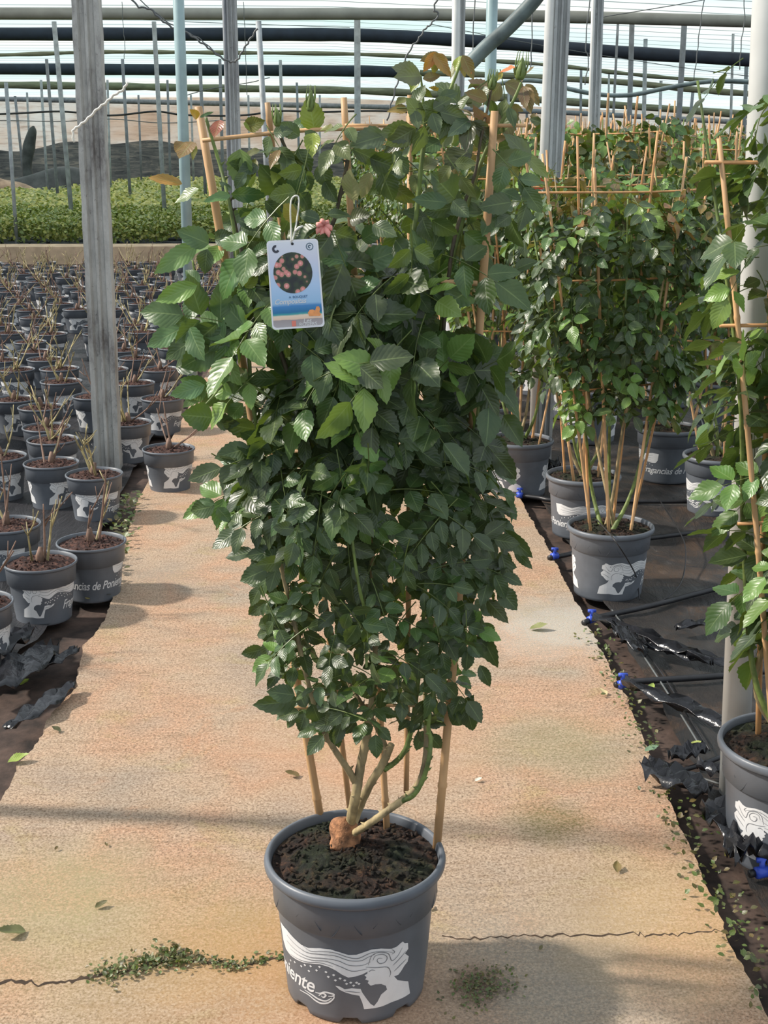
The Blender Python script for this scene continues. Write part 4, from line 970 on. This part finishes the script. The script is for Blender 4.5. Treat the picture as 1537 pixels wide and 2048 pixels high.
# ------------------------------------------------------------------ pruned roses in small printed pots, left bed
def make_small(seed, green):
    r = random.Random(seed); root = empty('potted_pruned_rose')
    make_pot(SMALL, root, seed, feet=False, seg=40, soilmat='redsoil', chips=70, emboss=seed == 0)
    z0 = SMALL['soil'][0]
    for k in range(r.randint(3, 5)):
        a = r.uniform(0, 6.28); el = R(r.uniform(25, 80)); L = r.uniform(.08, .20)
        d = Vector((math.cos(a) * math.cos(el), math.sin(a) * math.cos(el), math.sin(el)))
        s0 = Vector((r.gauss(0, .012), r.gauss(0, .012), z0)); mid = s0 + d * L * .4 + UP * .01
        P = smooth_path([s0, mid, s0 + d * L * .75 + UP * .03, s0 + d * L + UP * .05], 4)
        m_ = MB(); m_.tube(P, lerp_list([.0052, .0038, .0028, .002], len(P)), 6)
        for _ in range(r.randint(1, 2)):
            i = r.randint(3, len(P) - 2); e = (d + Vector((r.gauss(0, .8), r.gauss(0, .8), r.uniform(0, .8)))).normalized(); l2 = r.uniform(.04, .12)
            m_.tube([P[i], P[i] + e * l2 * .5, P[i] + e * l2 + UP * .01], [.0026, .0022, .0016], 5)
            if r.random() < .5: m_.tube([P[i] + e * l2 * .5, P[i] + e * l2 * .5 + UP * r.uniform(.02, .05) + RGT * r.gauss(0, .01)], [.0016, .001], 4)
        for i in range(2, len(P) - 1, 2):
            q = Vector((r.gauss(0, 1), r.gauss(0, 1), .3)).normalized(); m_.cone(P[i] + q * .002, q, .0018, .005)
        m_.build('pruned_stem', M['deadstem'] if r.random() < green else M['redstem'], root)
    m_ = MB(); m_.tube([(0, 0, z0 - .01), (.004, .002, z0 + .03), (-.002, .004, z0 + .055)], [.015, .012, .007], 8); m_.build('stump', M['redstem'], root)
    return root
protos = [make_small(i, g) for i, g in enumerate((.8, .3, .9, .2, .6, .5))]
used = set()
SMLAB = 'pruned bare rose in a small grey pot among the packed rows of the left bed'
def place_small(i, loc, rz, label=None, sc_=1.0, group='pruned roses in the left bed'):
    if i not in used: o = protos[i]; used.add(i); o.location = loc; o.rotation_euler = (0, 0, rz); o.scale = (sc_,) * 3
    else: o = copy_tree(protos[i], loc, rz, sc_)
    tag(o, label or SMLAB, 'potted rose', group); return o
def soilp(px, py, z=.185):      # pot whose rim centre shows at this pixel
    q = gp(px, py, z); q.z = -.012; return q
front = [(80, 1113, -114, 2, 'pruned rose in grey pot nearest the lower left, green stems, woman print facing right'), (182, 1074, 126, 1, 'pruned rose in grey pot tucked behind the nearest pot, lettering in front'),
         (337, 890, -96, 3, 'pruned rose in grey pot standing alone on the left edge of the concrete path'), (102, 918, -85, 4, 'pruned rose in dark grey pot with tall branched stems, second pot row at left'),
         (188, 940, -132, 0, 'pruned rose in grey pot directly below the foot of the fluted post'), (-56, 1195, 60, 5, 'pruned rose in grey pot cut by the left edge, lowest one'), (14, 1040, 200, 1, 'pruned rose in dark pot at the left edge above the lowest one'),
         (-2, 905, 30, 2, 'pruned rose in dark pot at the left edge, level with the fluted post foot'), (105, 872, 80, 5, 'pruned rose in grey pot filled with pale reddish stems, third row at left'),
         (325, 790, -125, 4, 'pruned rose in grey pot just above the one on the path edge'), (28, 792, -110, 0, 'pruned rose in grey pot at left edge with white wave print, stems spread wide'), (188, 786, -60, 3, 'pruned rose in dark pot half hidden by the left of the fluted post'),
         (255, 838, 10, 5, 'pruned rose in dark pot just right of the fluted post')]
P0 = []
for px, py, rz, i, lab in front:
    q = soilp(px, py); P0.append(q); place_small(i, q, R(rz) - YAW, lab, 1.0, 'pruned roses in the front of the left bed')
count = 0; y = 5.9; row = 0
while y < 15.6 and count < 270:
    stepx = .285 if y < 9 else .31
    x = lx(y) - .19 - (row % 2) * .13
    while x > -.31 * y - .6 and count < 290:
        q = Vector((x + rnd.gauss(0, .03), y + rnd.gauss(0, .035), -.012))
        f_ = q.dot(FWD); hx = 768 + F * q.dot(RGT) / (f_ * math.cos(PITCH) + CAMZ * math.sin(PITCH))
        if hx > -60 and hx < 520 and all((q - p).length > .24 for p in P0) and rnd.random() < .93 and not (y < 6.6 and x > -1.25):
            place_small(rnd.randint(0, 5), q, rnd.choice([R(-108), R(-120), R(-95), R(-110), R(110), R(20)]) + rnd.gauss(0, .25), None, rnd.uniform(.95, 1.03)); P0.append(q); count += 1
        x -= stepx
    y += .40 if y < 9 else .48; row += 1
for i in range(6):
    if i not in used: raise RuntimeError('unused proto')

# ------------------------------------------------------------------ trellised climbing roses, right bed
def make_trellis(seed, hi, ndens, tmpl, ztop=1.33, zlow=.62, wtop=.29, wlow=.13, dark=.82, big=.055, turn=0, ncanes=6):
    r = random.Random(seed); root = empty('trellised_rose')
    make_pot(BIG, root, 30 + seed, feet=False, seg=48, chips=120 if hi else 30, emboss=hi, turn=turn)
    z0 = .225; st = []
    for k in range(ncanes):
        t = (k / (ncanes - 1) - .5) * 2; a = Vector((t * .085 + r.gauss(0, .01), (.06 if k % 2 else -.07) + r.gauss(0, .01), z0 - .03)); b = Vector((t * wtop * .92 + r.gauss(0, .03), r.gauss(0, .05), r.uniform(1.40, 1.56)))
        cane_mesh(a, b, r.uniform(.0042, .0058), seed * 10 + k).build('bamboo_cane', M['canetop'] if k % 2 else M['cane'], root); st.append((a, b))
    for z in (.72, 1.08, 1.36):
        def onst(s): a, b = s; return a.lerp(b, (z - a.z) / (b.z - a.z))
        m_ = MB(); m_.tube(smooth_path([onst(st[0]) - Vector((.03, 0, 0)), onst(st[ncanes // 2]), onst(st[-1]) + Vector((.03, 0, .01))], 3), .0036, 6); m_.build('crossbar', M['canetop'], root)
    for k in range(5):
        a = r.uniform(0, 6.28); t = (k / 4 - .5) * 2
        P = smooth_path([(r.gauss(0, .02), r.gauss(0, .02), z0 - .01), (t * .08 + r.gauss(0, .02), r.gauss(0, .03), z0 + .14), (t * .13 + r.gauss(0, .03), r.gauss(0, .04), .65), (t * wtop * .8, r.gauss(0, .04), 1.0), (t * wtop, r.gauss(0, .05), ztop)], 5)
        m_ = MB(); m_.tube(P, lerp_list([.009, .006, .005, .004, .0025], len(P)), 8); m_.build('cane_stem', M['bark'] if k % 2 else M['stem'], root)
    lv = Leaves(tmpl); yl = Leaves(tmpl)
    for _ in range(ndens):
        t = r.random() ** .85; z = zlow + (ztop - zlow) * t; hw = wlow + (wtop - wlow) * min(1, t * 1.7)
        x = r.uniform(-hw, hw) ; y_ = r.uniform(-.17, .17) * (1 - .4 * (x / hw) ** 2); e = Vector((x / hw * .8, y_ / .17 * .9, -.1))
        d = (e + Vector((r.gauss(0, .5), r.gauss(0, .5), r.gauss(-.3, .4)))).normalized()
        n_ = (e * .6 + UP * .75 + Vector((r.gauss(0, .3), r.gauss(0, .3), 0))).normalized()
        hiy = t > .82 and r.random() < .45
        tn = YOUNG + LIGHT if hiy else (GREEN if r.random() < dark else LIGHT)
        (yl if hiy else lv).compound(Vector((x, y_, z)) - d * .07, d, n_, big * r.uniform(.8, 1.2), tn, 5, petiole=hi)
    lv.build('foliage', root)
    if yl.L: tag(yl.build('young_leaves', root), 'bronze and yellow-green young leaves')
    return root
TA = make_trellis(1, True, 340, TH, 1.34, .60, .31, .17, .80, .056, turn=R(-116)); TB = make_trellis(2, True, 270, TM, 1.40, .58, .33, .16); TC = make_trellis(3, False, 230, TM, 1.38, .55, .33, .18, .7, turn=R(120), ncanes=5); TD = make_trellis(4, False, 230, TM, 1.42, .5, .35, .18, .75, turn=R(-30), ncanes=5)
NEAR = make_trellis(6, True, 215, TH, 1.50, .42, .24, .10, .66, .062, turn=R(-176), ncanes=4)
tp = {}
TRLAB = 'trellised climbing rose in grey pot deeper in the rows of the right bed'
def place_tr(proto, loc, rz, lab=None, s_=1.0, grp='trellised roses in the right bed'):
    if proto.name not in tp: tp[proto.name] = 1; o = proto; o.location = loc; o.rotation_euler = (0, 0, rz); o.scale = (s_,) * 3
    else: o = copy_tree(proto, loc, rz, s_)
    return tag(o, lab or TRLAB, 'potted rose', grp)
def bigp(px, py, z=.24, s_=1.0): q = gp(px, py, z * s_); q.z = -.012; return q
place_tr(TA, bigp(1222, 1045, s_=.93), 0, 'bushy dark trellised rose in grey pot, nearest one beyond the white-tubed post', .93)
place_tr(TB, bigp(1168, 944, s_=.93), R(10), 'trellised rose in grey pot partly hidden right behind the nearest bushy one', .93)
place_tr(NEAR, bigp(1592, 1478), R(8), 'trellised rose with long pale leaves cut by the right edge, before the white pole', 1.0)
place_tr(TC, bigp(1338, 850, s_=.95), 0, 'trellised rose in dark shaded pot with lettering, second row', .95)
place_tr(TD, bigp(1440, 905, s_=.95), 0, 'trellised rose behind the near right plant, second row by the frame edge', .95)
rows = 0; tr = [TC, TD, TB]
for ri, xr in enumerate((.66, 1.30, 1.95, 2.6, 3.25, 3.9, 4.55)):
    y = (5.3, 6.3, 6.6, 8.9, 11.2, 13.4, 15.6)[ri]
    while y < 24:
        q = Vector((xr + rnd.gauss(0, .05) + (.1 if ri == 0 and y < 7 else 0), y + rnd.gauss(0, .05), -.012))
        if ri == 0 and y > 6.2 : q.x = xr + .08
        lab = None
        if ri == 0 and y < 5.6: lab = 'trellised rose just behind the wide post, third from the front beside the path'
        place_tr(rnd.choice(tr), q, rnd.gauss(0, .35) + R(rnd.choice([0, 180, -20, 15])), lab, rnd.uniform(.93, 1.08) * (1 + .012 * max(0, y - 8)))
        y += .66 if y < 9 else .95; rows += 1
# small dark-leafed potted roses with bunches of canes beyond the kerb gap
def cane_pot(loc, lab, n, sd):
    r = random.Random(sd); root = empty('cane_pot', loc); tag(root, lab, 'potted plant')
    m_ = MB(); m_.lathe([(.10, 0), (.115, .02), (.14, .24), (.15, .245), (.15, .27), (.135, .27), (.13, .22)], 28); k = len(m_.v); m_.v.append((0, 0, .235)); m_.f += [(k, 6 * 28 + i, 6 * 28 + (i + 1) % 28) for i in range(28)]
    m_.build('pot', M['pot'], root)
    for k in range(n):
        a = r.uniform(0, 6.28); q = .09 * math.sqrt(r.random()); cane_mesh((q * math.cos(a), q * math.sin(a), .2), (q * 1.7 * math.cos(a), q * 1.7 * math.sin(a), r.uniform(.85, 1.05)), .006, k).build('bamboo_cane', M['canetop'], root)
    return root
def onsoil(px, py, z, zb=-.02): q = gp(px, py, z); q.z = zb; return q
cane_pot(onsoil(760, 462, .26), 'small grey pot full of upright canes seen through the rose at centre', 9, 1)
cane_pot(onsoil(795, 468, .26), 'darker pot of upright canes right of the other cane pot', 8, 2)
cane_pot(onsoil(768, 470, .26) + Vector((-.35, 1.2, 0)), 'pot of upright canes half hidden behind the two at centre', 8, 3)

# ------------------------------------------------------------------ far field of low green roses
def make_bush(seed):
    r = random.Random(seed); root = empty('green_shrub')
    m_ = MB(); m_.lathe([(.07, 0), (.085, .01), (.10, .13), (.11, .135), (.11, .17), (.10, .17), (.095, .15)], 16); k = len(m_.v); m_.v.append((0, 0, .155)); m_.f += [(k, 6 * 16 + i, 6 * 16 + (i + 1) % 16) for i in range(16)]
    m_.build('pot', M['pot'], root)
    lv = Leaves(TL)
    for _ in range(150):
        a = r.uniform(0, 6.28); e = Vector((r.gauss(0, .6), r.gauss(0, .6), r.gauss(.3, .6))).normalized(); q = Vector((e.x * .17, e.y * .17, .36 + e.z * .15)) * 1.0
        t_ = r.choice([(140, 150, 76), (164, 166, 90), (110, 130, 62), (184, 180, 104), (92, 112, 58)])
        lv.leaflet(q, (e.x + r.gauss(0, .5), e.y + r.gauss(0, .5), r.gauss(0, .5)), (e + UP * .6).normalized(), r.uniform(.05, .075), .7, jit(t_), .2, .1)
    lv.build('foliage', root); return root
bp = [make_bush(i) for i in range(3)]; bu = set(); cb = 0
for row in range(14):
    y = 18.75 + row * .36
    for k in range(40):
        x = 1.0 - k * .33 - (row % 2) * .16
        if x < -.27 * y - .7 or cb >= 296: continue
        i = rnd.randint(0, 2); loc = (x + rnd.gauss(0, .03), y + rnd.gauss(0, .03), -.02); rz = rnd.uniform(0, 6.28)
        if i not in bu: bu.add(i); o = bp[i]; o.location = loc; o.rotation_euler = (0, 0, rz)
        else: o = copy_tree(bp[i], loc, rz, rnd.uniform(.92, 1.1))
        tag(o, 'low leafy green rose in small pot in the far field beyond the kerb', 'shrub', 'low green roses beyond the kerb'); cb += 1
ylast = 18.75 + int(cb / 19) * .36
lv = Leaves(TL); nfar = 60000
yy = ylast - .2 + (55.5 - ylast) * nr.rand(nfar) ** 1.5
for yv in yy:
    xl_, xr_ = -.30 * yv - 1.0, 1.2 + .02 * yv
    x = nr.uniform(xl_, xr_)
    if yv > 36.5 and x < -7.4: continue
    t_ = rnd.choice([(172, 168, 84), (190, 182, 96), (146, 152, 76), (204, 194, 120), (122, 134, 66)])
    lv.leaflet((x, yv, .36 + .12 * nr.rand() + .05 * math.sin(x * 9) * math.sin(yv * 9)), (nr.randn(), nr.randn(), nr.randn() * .4), (nr.randn() * .4, -.5 + nr.randn() * .4, 1), .09 * (1 + .02 * (yv - 20)), .75, jit(t_, .25), .2, .1)
SF = lv.build('shrub_field'); tag(SF, 'distant carpet of low yellow-green roses reaching to the back wall', 'shrub field', kind='stuff')
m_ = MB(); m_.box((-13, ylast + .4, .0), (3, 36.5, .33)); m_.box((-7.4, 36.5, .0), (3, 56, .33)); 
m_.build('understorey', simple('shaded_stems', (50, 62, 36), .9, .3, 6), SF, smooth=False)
# clusters of bamboo canes far away on the right
ct = 0
for k in range(70):
    y = rnd.uniform(17, 34); x = rnd.uniform(.16 * y - .6, .33 * y)
    if ct == 0:
        cg = empty('cane_fan'); 
        for j in range(5): cane_mesh(((j - 2) * .06, 0, 0), ((j - 2) * .15, .03 * (j % 2), 1.62), .010, j).build('bamboo_cane', M['canetop'], cg)
        m_ = MB(); m_.tube([(-.3, 0, 1.35), (.3, 0, 1.36)], .006, 5); m_.build('crossbar', M['canetop'], cg); o = cg; o.location = (x, y, -.02)
    else: o = copy_tree(cg, (x, y, -.02), rnd.gauss(0, .4), rnd.uniform(.95, 1.12))
    tag(o, 'fan of orange bamboo canes in the most distant rows at right', 'bamboo canes', 'distant cane fans'); ct += 1

# ------------------------------------------------------------------ irrigation pipes and litter
def drip(pts, r_, lab, blue=None):
    root = empty('drip_pipe', gp(*pts[0], .0)); tag(root, lab, 'pipe')
    P = smooth_path([gp(x, y, .008) for x, y in pts], 5); I = Matrix.Translation(-root.location)
    m_ = MB(); m_.tube(P, r_, 10); o = m_.build('pipe', M['blackpipe'], root); o.matrix_parent_inverse = I
    if blue:
        c = gp(blue[0], blue[1], .012); m_ = MB(); ax = (P[1] - P[0]).normalized()
        m_.tube([c - ax * .012, c + ax * .012], .012, 10); m_.tube([c, c + Vector((0, 0, .028))], .006, 8); m_.box(tuple(c + Vector((-.012, -.004, .022))), tuple(c + Vector((.012, .004, .03))))
        o = m_.build('valve', M['blue'], root); o.matrix_parent_inverse = I
    return root
drip([(1232, 1370), (1262, 1364), (1440, 1352), (1560, 1340), (1800, 1325)], .009, 'black drip pipe with blue valve crossing the bed nearest the near right plant', (1246, 1368))
drip([(1168, 1246), (1200, 1234), (1300, 1212), (1400, 1186), (1500, 1160), (1700, 1110)], .009, 'black drip pipe with blue valve just below the nearest bushy pot', (1184, 1238))
drip([(1098, 1116), (1140, 1108), (1200, 1090), (1310, 1075), (1440, 1060), (1600, 1052)], .009, 'black drip pipe with blue valve passing behind the nearest bushy pot', (1110, 1112))
drip([(1036, 990), (1080, 996), (1120, 1001), (1300, 1003), (1440, 1002), (1700, 1000)], .009, 'black drip pipe crossing behind the white-tubed post', (1040, 990))
drip([(1350, 1545), (1400, 1530), (1445, 1513), (1480, 1500)], .006, 'short black pipe piece pointing at the near right pot')
drip([(1500, 1748), (1530, 1742), (1600, 1735)], .008, 'black pipe end with blue valve at the right edge below the near pot', (1524, 1744))
def tubelet(name, pts, r_, mat, lab, cat, z=.02):
    P = smooth_path([gp(p[0], p[1], p[2] if len(p) > 2 else z) for p in pts], 6); m_ = MB(); m_.tube(P, r_, 6); return tag(m_.build(name, mat), lab, cat)
tubelet('dripper_line', [(1195, 1040, .24), (1230, 1080, .27), (1262, 1130, .16), (1275, 1160, .05), (1280, 1200, .0)], .0022, M['blackpipe'], 'thin black dripper line hanging over the front of the nearest bushy pot', 'dripper line')
tubelet('dripper_line', [(1320, 1000, .1), (1358, 1060, .06), (1372, 1100, .04), (1365, 1160, .03), (1335, 1195, .02), (1300, 1210, .0)], .0022, M['blackpipe'], 'thin black dripper line curving over the bed right of the bushy pot', 'dripper line')
tubelet('dripper_line', [(1225, 1220), (1260, 1270), (1300, 1330), (1345, 1400), (1400, 1490)], .0026, M['wire'], 'thin grey tube running from the second pipe towards the near right pot', 'dripper line', .006)
tubelet('dripper_line', [(1280, 1290), (1320, 1340), (1370, 1420), (1420, 1500)], .0022, M['blackpipe'], 'second thin tube beside the grey one in the right bed', 'dripper line', .006)
tubelet('dripper_line', [(1300, 1515), (1350, 1540), (1400, 1555), (1440, 1568)], .003, M['wire'], 'short shiny tube lying by the path edge left of the near pot', 'dripper line', .008)
def scrap(name, px, py, L, wd, ang, h, mat, lab, cat, seed, n=14, z=.012):
    """crumpled sheet: an irregular strip with folds, real thickness"""
    r = random.Random(seed); c = gp(px, py, z); V = []
    for j in range(5):
        for i in range(n):
            u = i / (n - 1) - .5; w_ = (j / 4 - .5) * (1 - .7 * (2 * u) ** 2 + .15 * r.random())
            x = u * L; y_ = w_ * wd; zz = h * abs(math.sin(u * 9 + j * 1.7 + seed)) + .3 * h * r.random()
            V.append((c.x + x * math.cos(ang) - y_ * math.sin(ang), c.y + x * math.sin(ang) + y_ * math.cos(ang), c.z + zz))
    Fs = [(j * n + i, j * n + i + 1, (j + 1) * n + i + 1, (j + 1) * n + i) for j in range(4) for i in range(n - 1)]
    o = mesh(name, V, Fs, mat); so = o.modifiers.new('thickness', 'SOLIDIFY'); so.thickness = .0015
    return tag(o, lab, cat)
for i, a in enumerate(((1478, 1690, .22, .09, 1.9, .05, 'crumpled black film against the foot of the near right pot'), (1500, 1715, .18, .07, .8, .06, 'shiny folded black film right below the near right pot'), (1375, 1520, .10, .05, .4, .03, 'small torn black film by the short pipe piece'),
        (1258, 1290, .05, .22, .2, .03, 'long torn black film upright across the nearest drip pipe'), (1085, 968, .16, .12, .3, .09, 'crumpled black film bunched at the foot of the white-tubed post'), (1465, 1560, .16, .05, -.5, .03, 'black film fold left of the near right pot rim'),
        (1400, 1440, .5, .05, 2.2, .03, 'long wrinkled film ridge in the right bed running towards the near pot'), (1300, 1290, .45, .05, 2.15, .03, 'long wrinkled film ridge behind the nearest drip pipe'), (1390, 1320, .3, .06, 2.5, .02, 'short wrinkled film ridge behind the nearest drip pipe, near the white pole'), (1350, 1570, .18, .09, 2.2, .03, 'wide torn film piece at the path edge left of the near pot'), (1440, 1250, .3, .06, .3, .02, 'flat film fold between the two nearest drip pipes'), (230, 905, .22, .16, .9, .05, 'wrinkled black film by the fluted post foot'), (45, 1345, .34, .12, 1.3, .03, 'long wrinkled black film below the nearest left pot'), (5, 1310, .30, .08, 1.2, .04, 'narrow black film ridge left of the long wrinkled one'), (85, 1420, .3, .06, 1.2, .02, 'lowest small film fold on the dirt by the path edge'), (105, 1330, .2, .05, 1.0, .02, 'small film fold lying on the dirt right of the long wrinkled one'))):
    scrap('black_film', *a[:6], M['film'], a[6], 'plastic film', 10 + i)
def fallen(px, py, L, ang, c, lab, seed, name='fallen_leaf', mat=None, z=.004, wd=.6):
    lv_ = Leaves(TH); p = gp(px, py, z); a = R(ang)
    lv_.leaflet((p.x, p.y, z), (math.cos(a), math.sin(a), .05), (0.1, -.1, 1), L, wd, jit(c, .02), .5, -.25); o = lv_.build(name); return tag(o, lab, 'leaf')
fl = [(52, 1862, .05, 200, (104, 100, 72), 'curled olive dry leaf on the concrete at lower left'), (1060, 1258, .055, 0, (140, 140, 96), 'pale thin dry leaf lying on the right side of the path'), (600, 1552, .035, 170, (110, 80, 52), 'brown dry leaf behind the pot left of the trunk'), (122, 1463, .028, 150, (50, 40, 34), 'dark dry leaf by the left edge of the path'),
      (190, 1815, .025, 30, (80, 66, 52), 'small brown leaf left of the pot, above the mossy crack'), (1460, 1610 - 40, .03, 40, (150, 160, 90), 'green-yellow leaf on black film left of the near pot'), (1290, 1502, .035, 10, (110, 140, 120), 'bluish green leaf at the right edge of the path'), (1380, 1490, .03, 0, (160, 170, 90), 'yellow-green leaf beside the torn black film'),
      (1450, 1712, .05, 20, (130, 120, 60), 'yellowish leaf pile piece under the near right pot'), (1300, 1380, .03, 60, (150, 170, 80), 'small lime leaf beside the nearest drip pipe'), (15, 1525, .05, 20, (150, 170, 80), 'green leaf on the dirt at the left frame edge'), (40, 1370, .03, 50, (170, 190, 90), 'tiny lime leaf on the soil below the left pots'),
      (950, 1562, .018, 20, (230, 225, 215), 'tiny white flake on the concrete right of the canes'), (1215, 1390, .03, 120, (210, 190, 150), 'pale dry leaf at the path edge by the drip pipe'), (1440, 1800, .03, 200, (60, 90, 40), 'dark green leaf on the soil at lower right'), (1235, 1545 + 200, .03, 80, (120, 90, 60), 'brown leaf scrap on the path at right'),
      (110, 1700, .012, 70, (90, 60, 40), 'small brown petal scrap left of the shadow band'), (215, 1692, .012, 120, (90, 60, 40), 'brown scrap below the shadow band'), (860, 1820, .02, 90, (70, 50, 40), 'brown crumb right of the pot collar'), (1080, 1900, .012, 60, (90, 70, 50), 'tiny crumb on the right crack')]
for i, (px, py, L, ang, c, lab) in enumerate(fl): fallen(px, py, L, ang, c, lab, i)
def crack(pts, wd, lab, seed):
    r = random.Random(seed); P = smooth_path([gp(x, y, .0006) for x, y in pts], 8); V = []
    for i, p in enumerate(P):
        k = wd * (.4 + r.random()); o_ = Vector((0, r.gauss(0, .004), 0)); V += [p + o_ + Vector((0, k, 0)), p + o_ - Vector((0, k, 0))]
    return tag(mesh('path_crack', V, [(2 * i, 2 * i + 1, 2 * i + 3, 2 * i + 2) for i in range(len(P) - 1)], M['crack'], smooth=False), kind='structure')
crack([(-20, 1962), (60, 1966), (130, 1962), (190, 1950), (250, 1942), (310, 1928), (360, 1918), (430, 1924), (480, 1930), (530, 1918), (575, 1915)], .0045, '', 1)
crack([(885, 1872), (960, 1876), (1050, 1872), (1140, 1870), (1260, 1868), (1310, 1872), (1370, 1866), (1442, 1862)], .0018, '', 2)
def moss(pts, n, spread, h, lab, seed, size=.012):
    r = random.Random(seed); lv_ = Leaves(TL); P = smooth_path([gp(x, y, 0) for x, y in pts], 10)
    for _ in range(n):
        p = r.choice(P) + Vector((r.gauss(0, spread), r.gauss(0, spread), 0)); p.z = r.uniform(-.0, h) if spread < .05 else r.uniform(-.02, h)
        lv_.leaflet(p, (r.gauss(0, 1), r.gauss(0, 1), r.uniform(.1, 1)), (r.gauss(0, .3), -.3, 1), size * r.uniform(.6, 1.3), .7, jit(r.choice([(70, 90, 44), (84, 96, 52), (52, 58, 36), (100, 90, 56), (60, 48, 36), (90, 66, 44)])), .2, .1)
    return tag(lv_.build('moss'), lab, 'moss', kind='stuff')
moss([(205, 1950), (260, 1942), (310, 1926), (350, 1915), (375, 1920)], 420, .016, .010, 'green moss growing in the crack left of the pot', 1, .009)
moss([(390, 1922), (470, 1932), (560, 1915)], 160, .010, .006, 'thin dark moss in the crack touching the pot', 2, .008)
moss([(262, 1000), (245, 1060), (222, 1130), (205, 1190)], 260, .025, .03, 'green weeds along the left edge of the path by the pots', 3, .022)
moss([(1185, 1265), (1225, 1350), (1262, 1420), (1300, 1500)], 170, .022, .02, 'weeds and leaf scraps in the gap right of the path', 4, .012)
moss([(1330, 1570), (1370, 1650), (1420, 1760), (1480, 1880), (1560, 2010)], 230, .03, .02, 'weeds and litter along the lower right path edge', 5, .013)
moss([(960, 1960), (945, 1985), (1000, 1955), (930, 2010)], 330, .022, .004, 'dark crumbs of moss on the concrete at bottom right of the pot', 6, .006)
# white bag and labels seen through the foliage
q = at(925, 660, 7.0); m_ = MB()
nx, nz = 10, 12; V = []
for s_ in (-1, 1):
    for j in range(nz):
        for i in range(nx):
            u, v_ = i / (nx - 1) - .5, j / (nz - 1); th = (.055 * (1 - (2 * u) ** 2) * (1 - .6 * v_) + .008 * math.sin(9 * u + 5 * v_)) * s_
            V.append((q.x + u * .30 + .10 * (v_ - .5), q.y + th, -.02 + v_ * .62 + .12 * (u) * v_))
F_ = []
for k in range(2):
    o_ = k * nx * nz; F_ += [(o_ + j * nx + i, o_ + j * nx + i + 1, o_ + (j + 1) * nx + i + 1, o_ + (j + 1) * nx + i) for j in range(nz - 1) for i in range(nx - 1)]
br_ = [i for i in range(nx)] + [j * nx + nx - 1 for j in range(1, nz)] + [(nz - 1) * nx + i for i in range(nx - 2, -1, -1)] + [j * nx for j in range(nz - 2, 0, -1)]
F_ += [(br_[k], br_[(k + 1) % len(br_)], br_[(k + 1) % len(br_)] + nx * nz, br_[k] + nx * nz) for k in range(len(br_))]
bagroot = empty('plastic_sack', (q.x, q.y, -.02)); tag(bagroot, 'white plastic sack with teal edge standing behind the rose on the path', 'sack'); I = Matrix.Translation(-bagroot.location)
o = mesh('sack_body', V, F_, M['bagwhite'], bagroot); o.matrix_parent_inverse = I
m_ = MB(); m_.tube([Vector(V[(nz - 1) * nx + i]) + Vector((0, -.012, 0)) for i in range(nx)], .012, 8); o = m_.build('teal_edge', M['bagteal'], bagroot); o.matrix_parent_inverse = I
def label_card(px, py, D, wd, ht, lab):
    c = at(px, py, D); root = empty('plant_label', c); tag(root, lab, 'plant tag')
    m_ = MB(); m_.box((-wd / 2, 0, -ht / 2), (wd / 2, .002, ht / 2)); m_.build('card', M['bagwhite'], root, smooth=False)
    m_ = MB(); m_.box((-wd * .42, -.001, -ht * .3), (wd * .42, .0, ht * .12)); m_.build('red_panel', M['red'], root, smooth=False)
    m_ = MB(); m_.tube([(0, .001, ht / 2), (.004, .004, ht / 2 + .05)], .001, 4); m_.build('string', M['cord'], root)
label_card(1076, 362, 4.9, .055, .10, 'white and red hanging label on the roses left of the wide post')
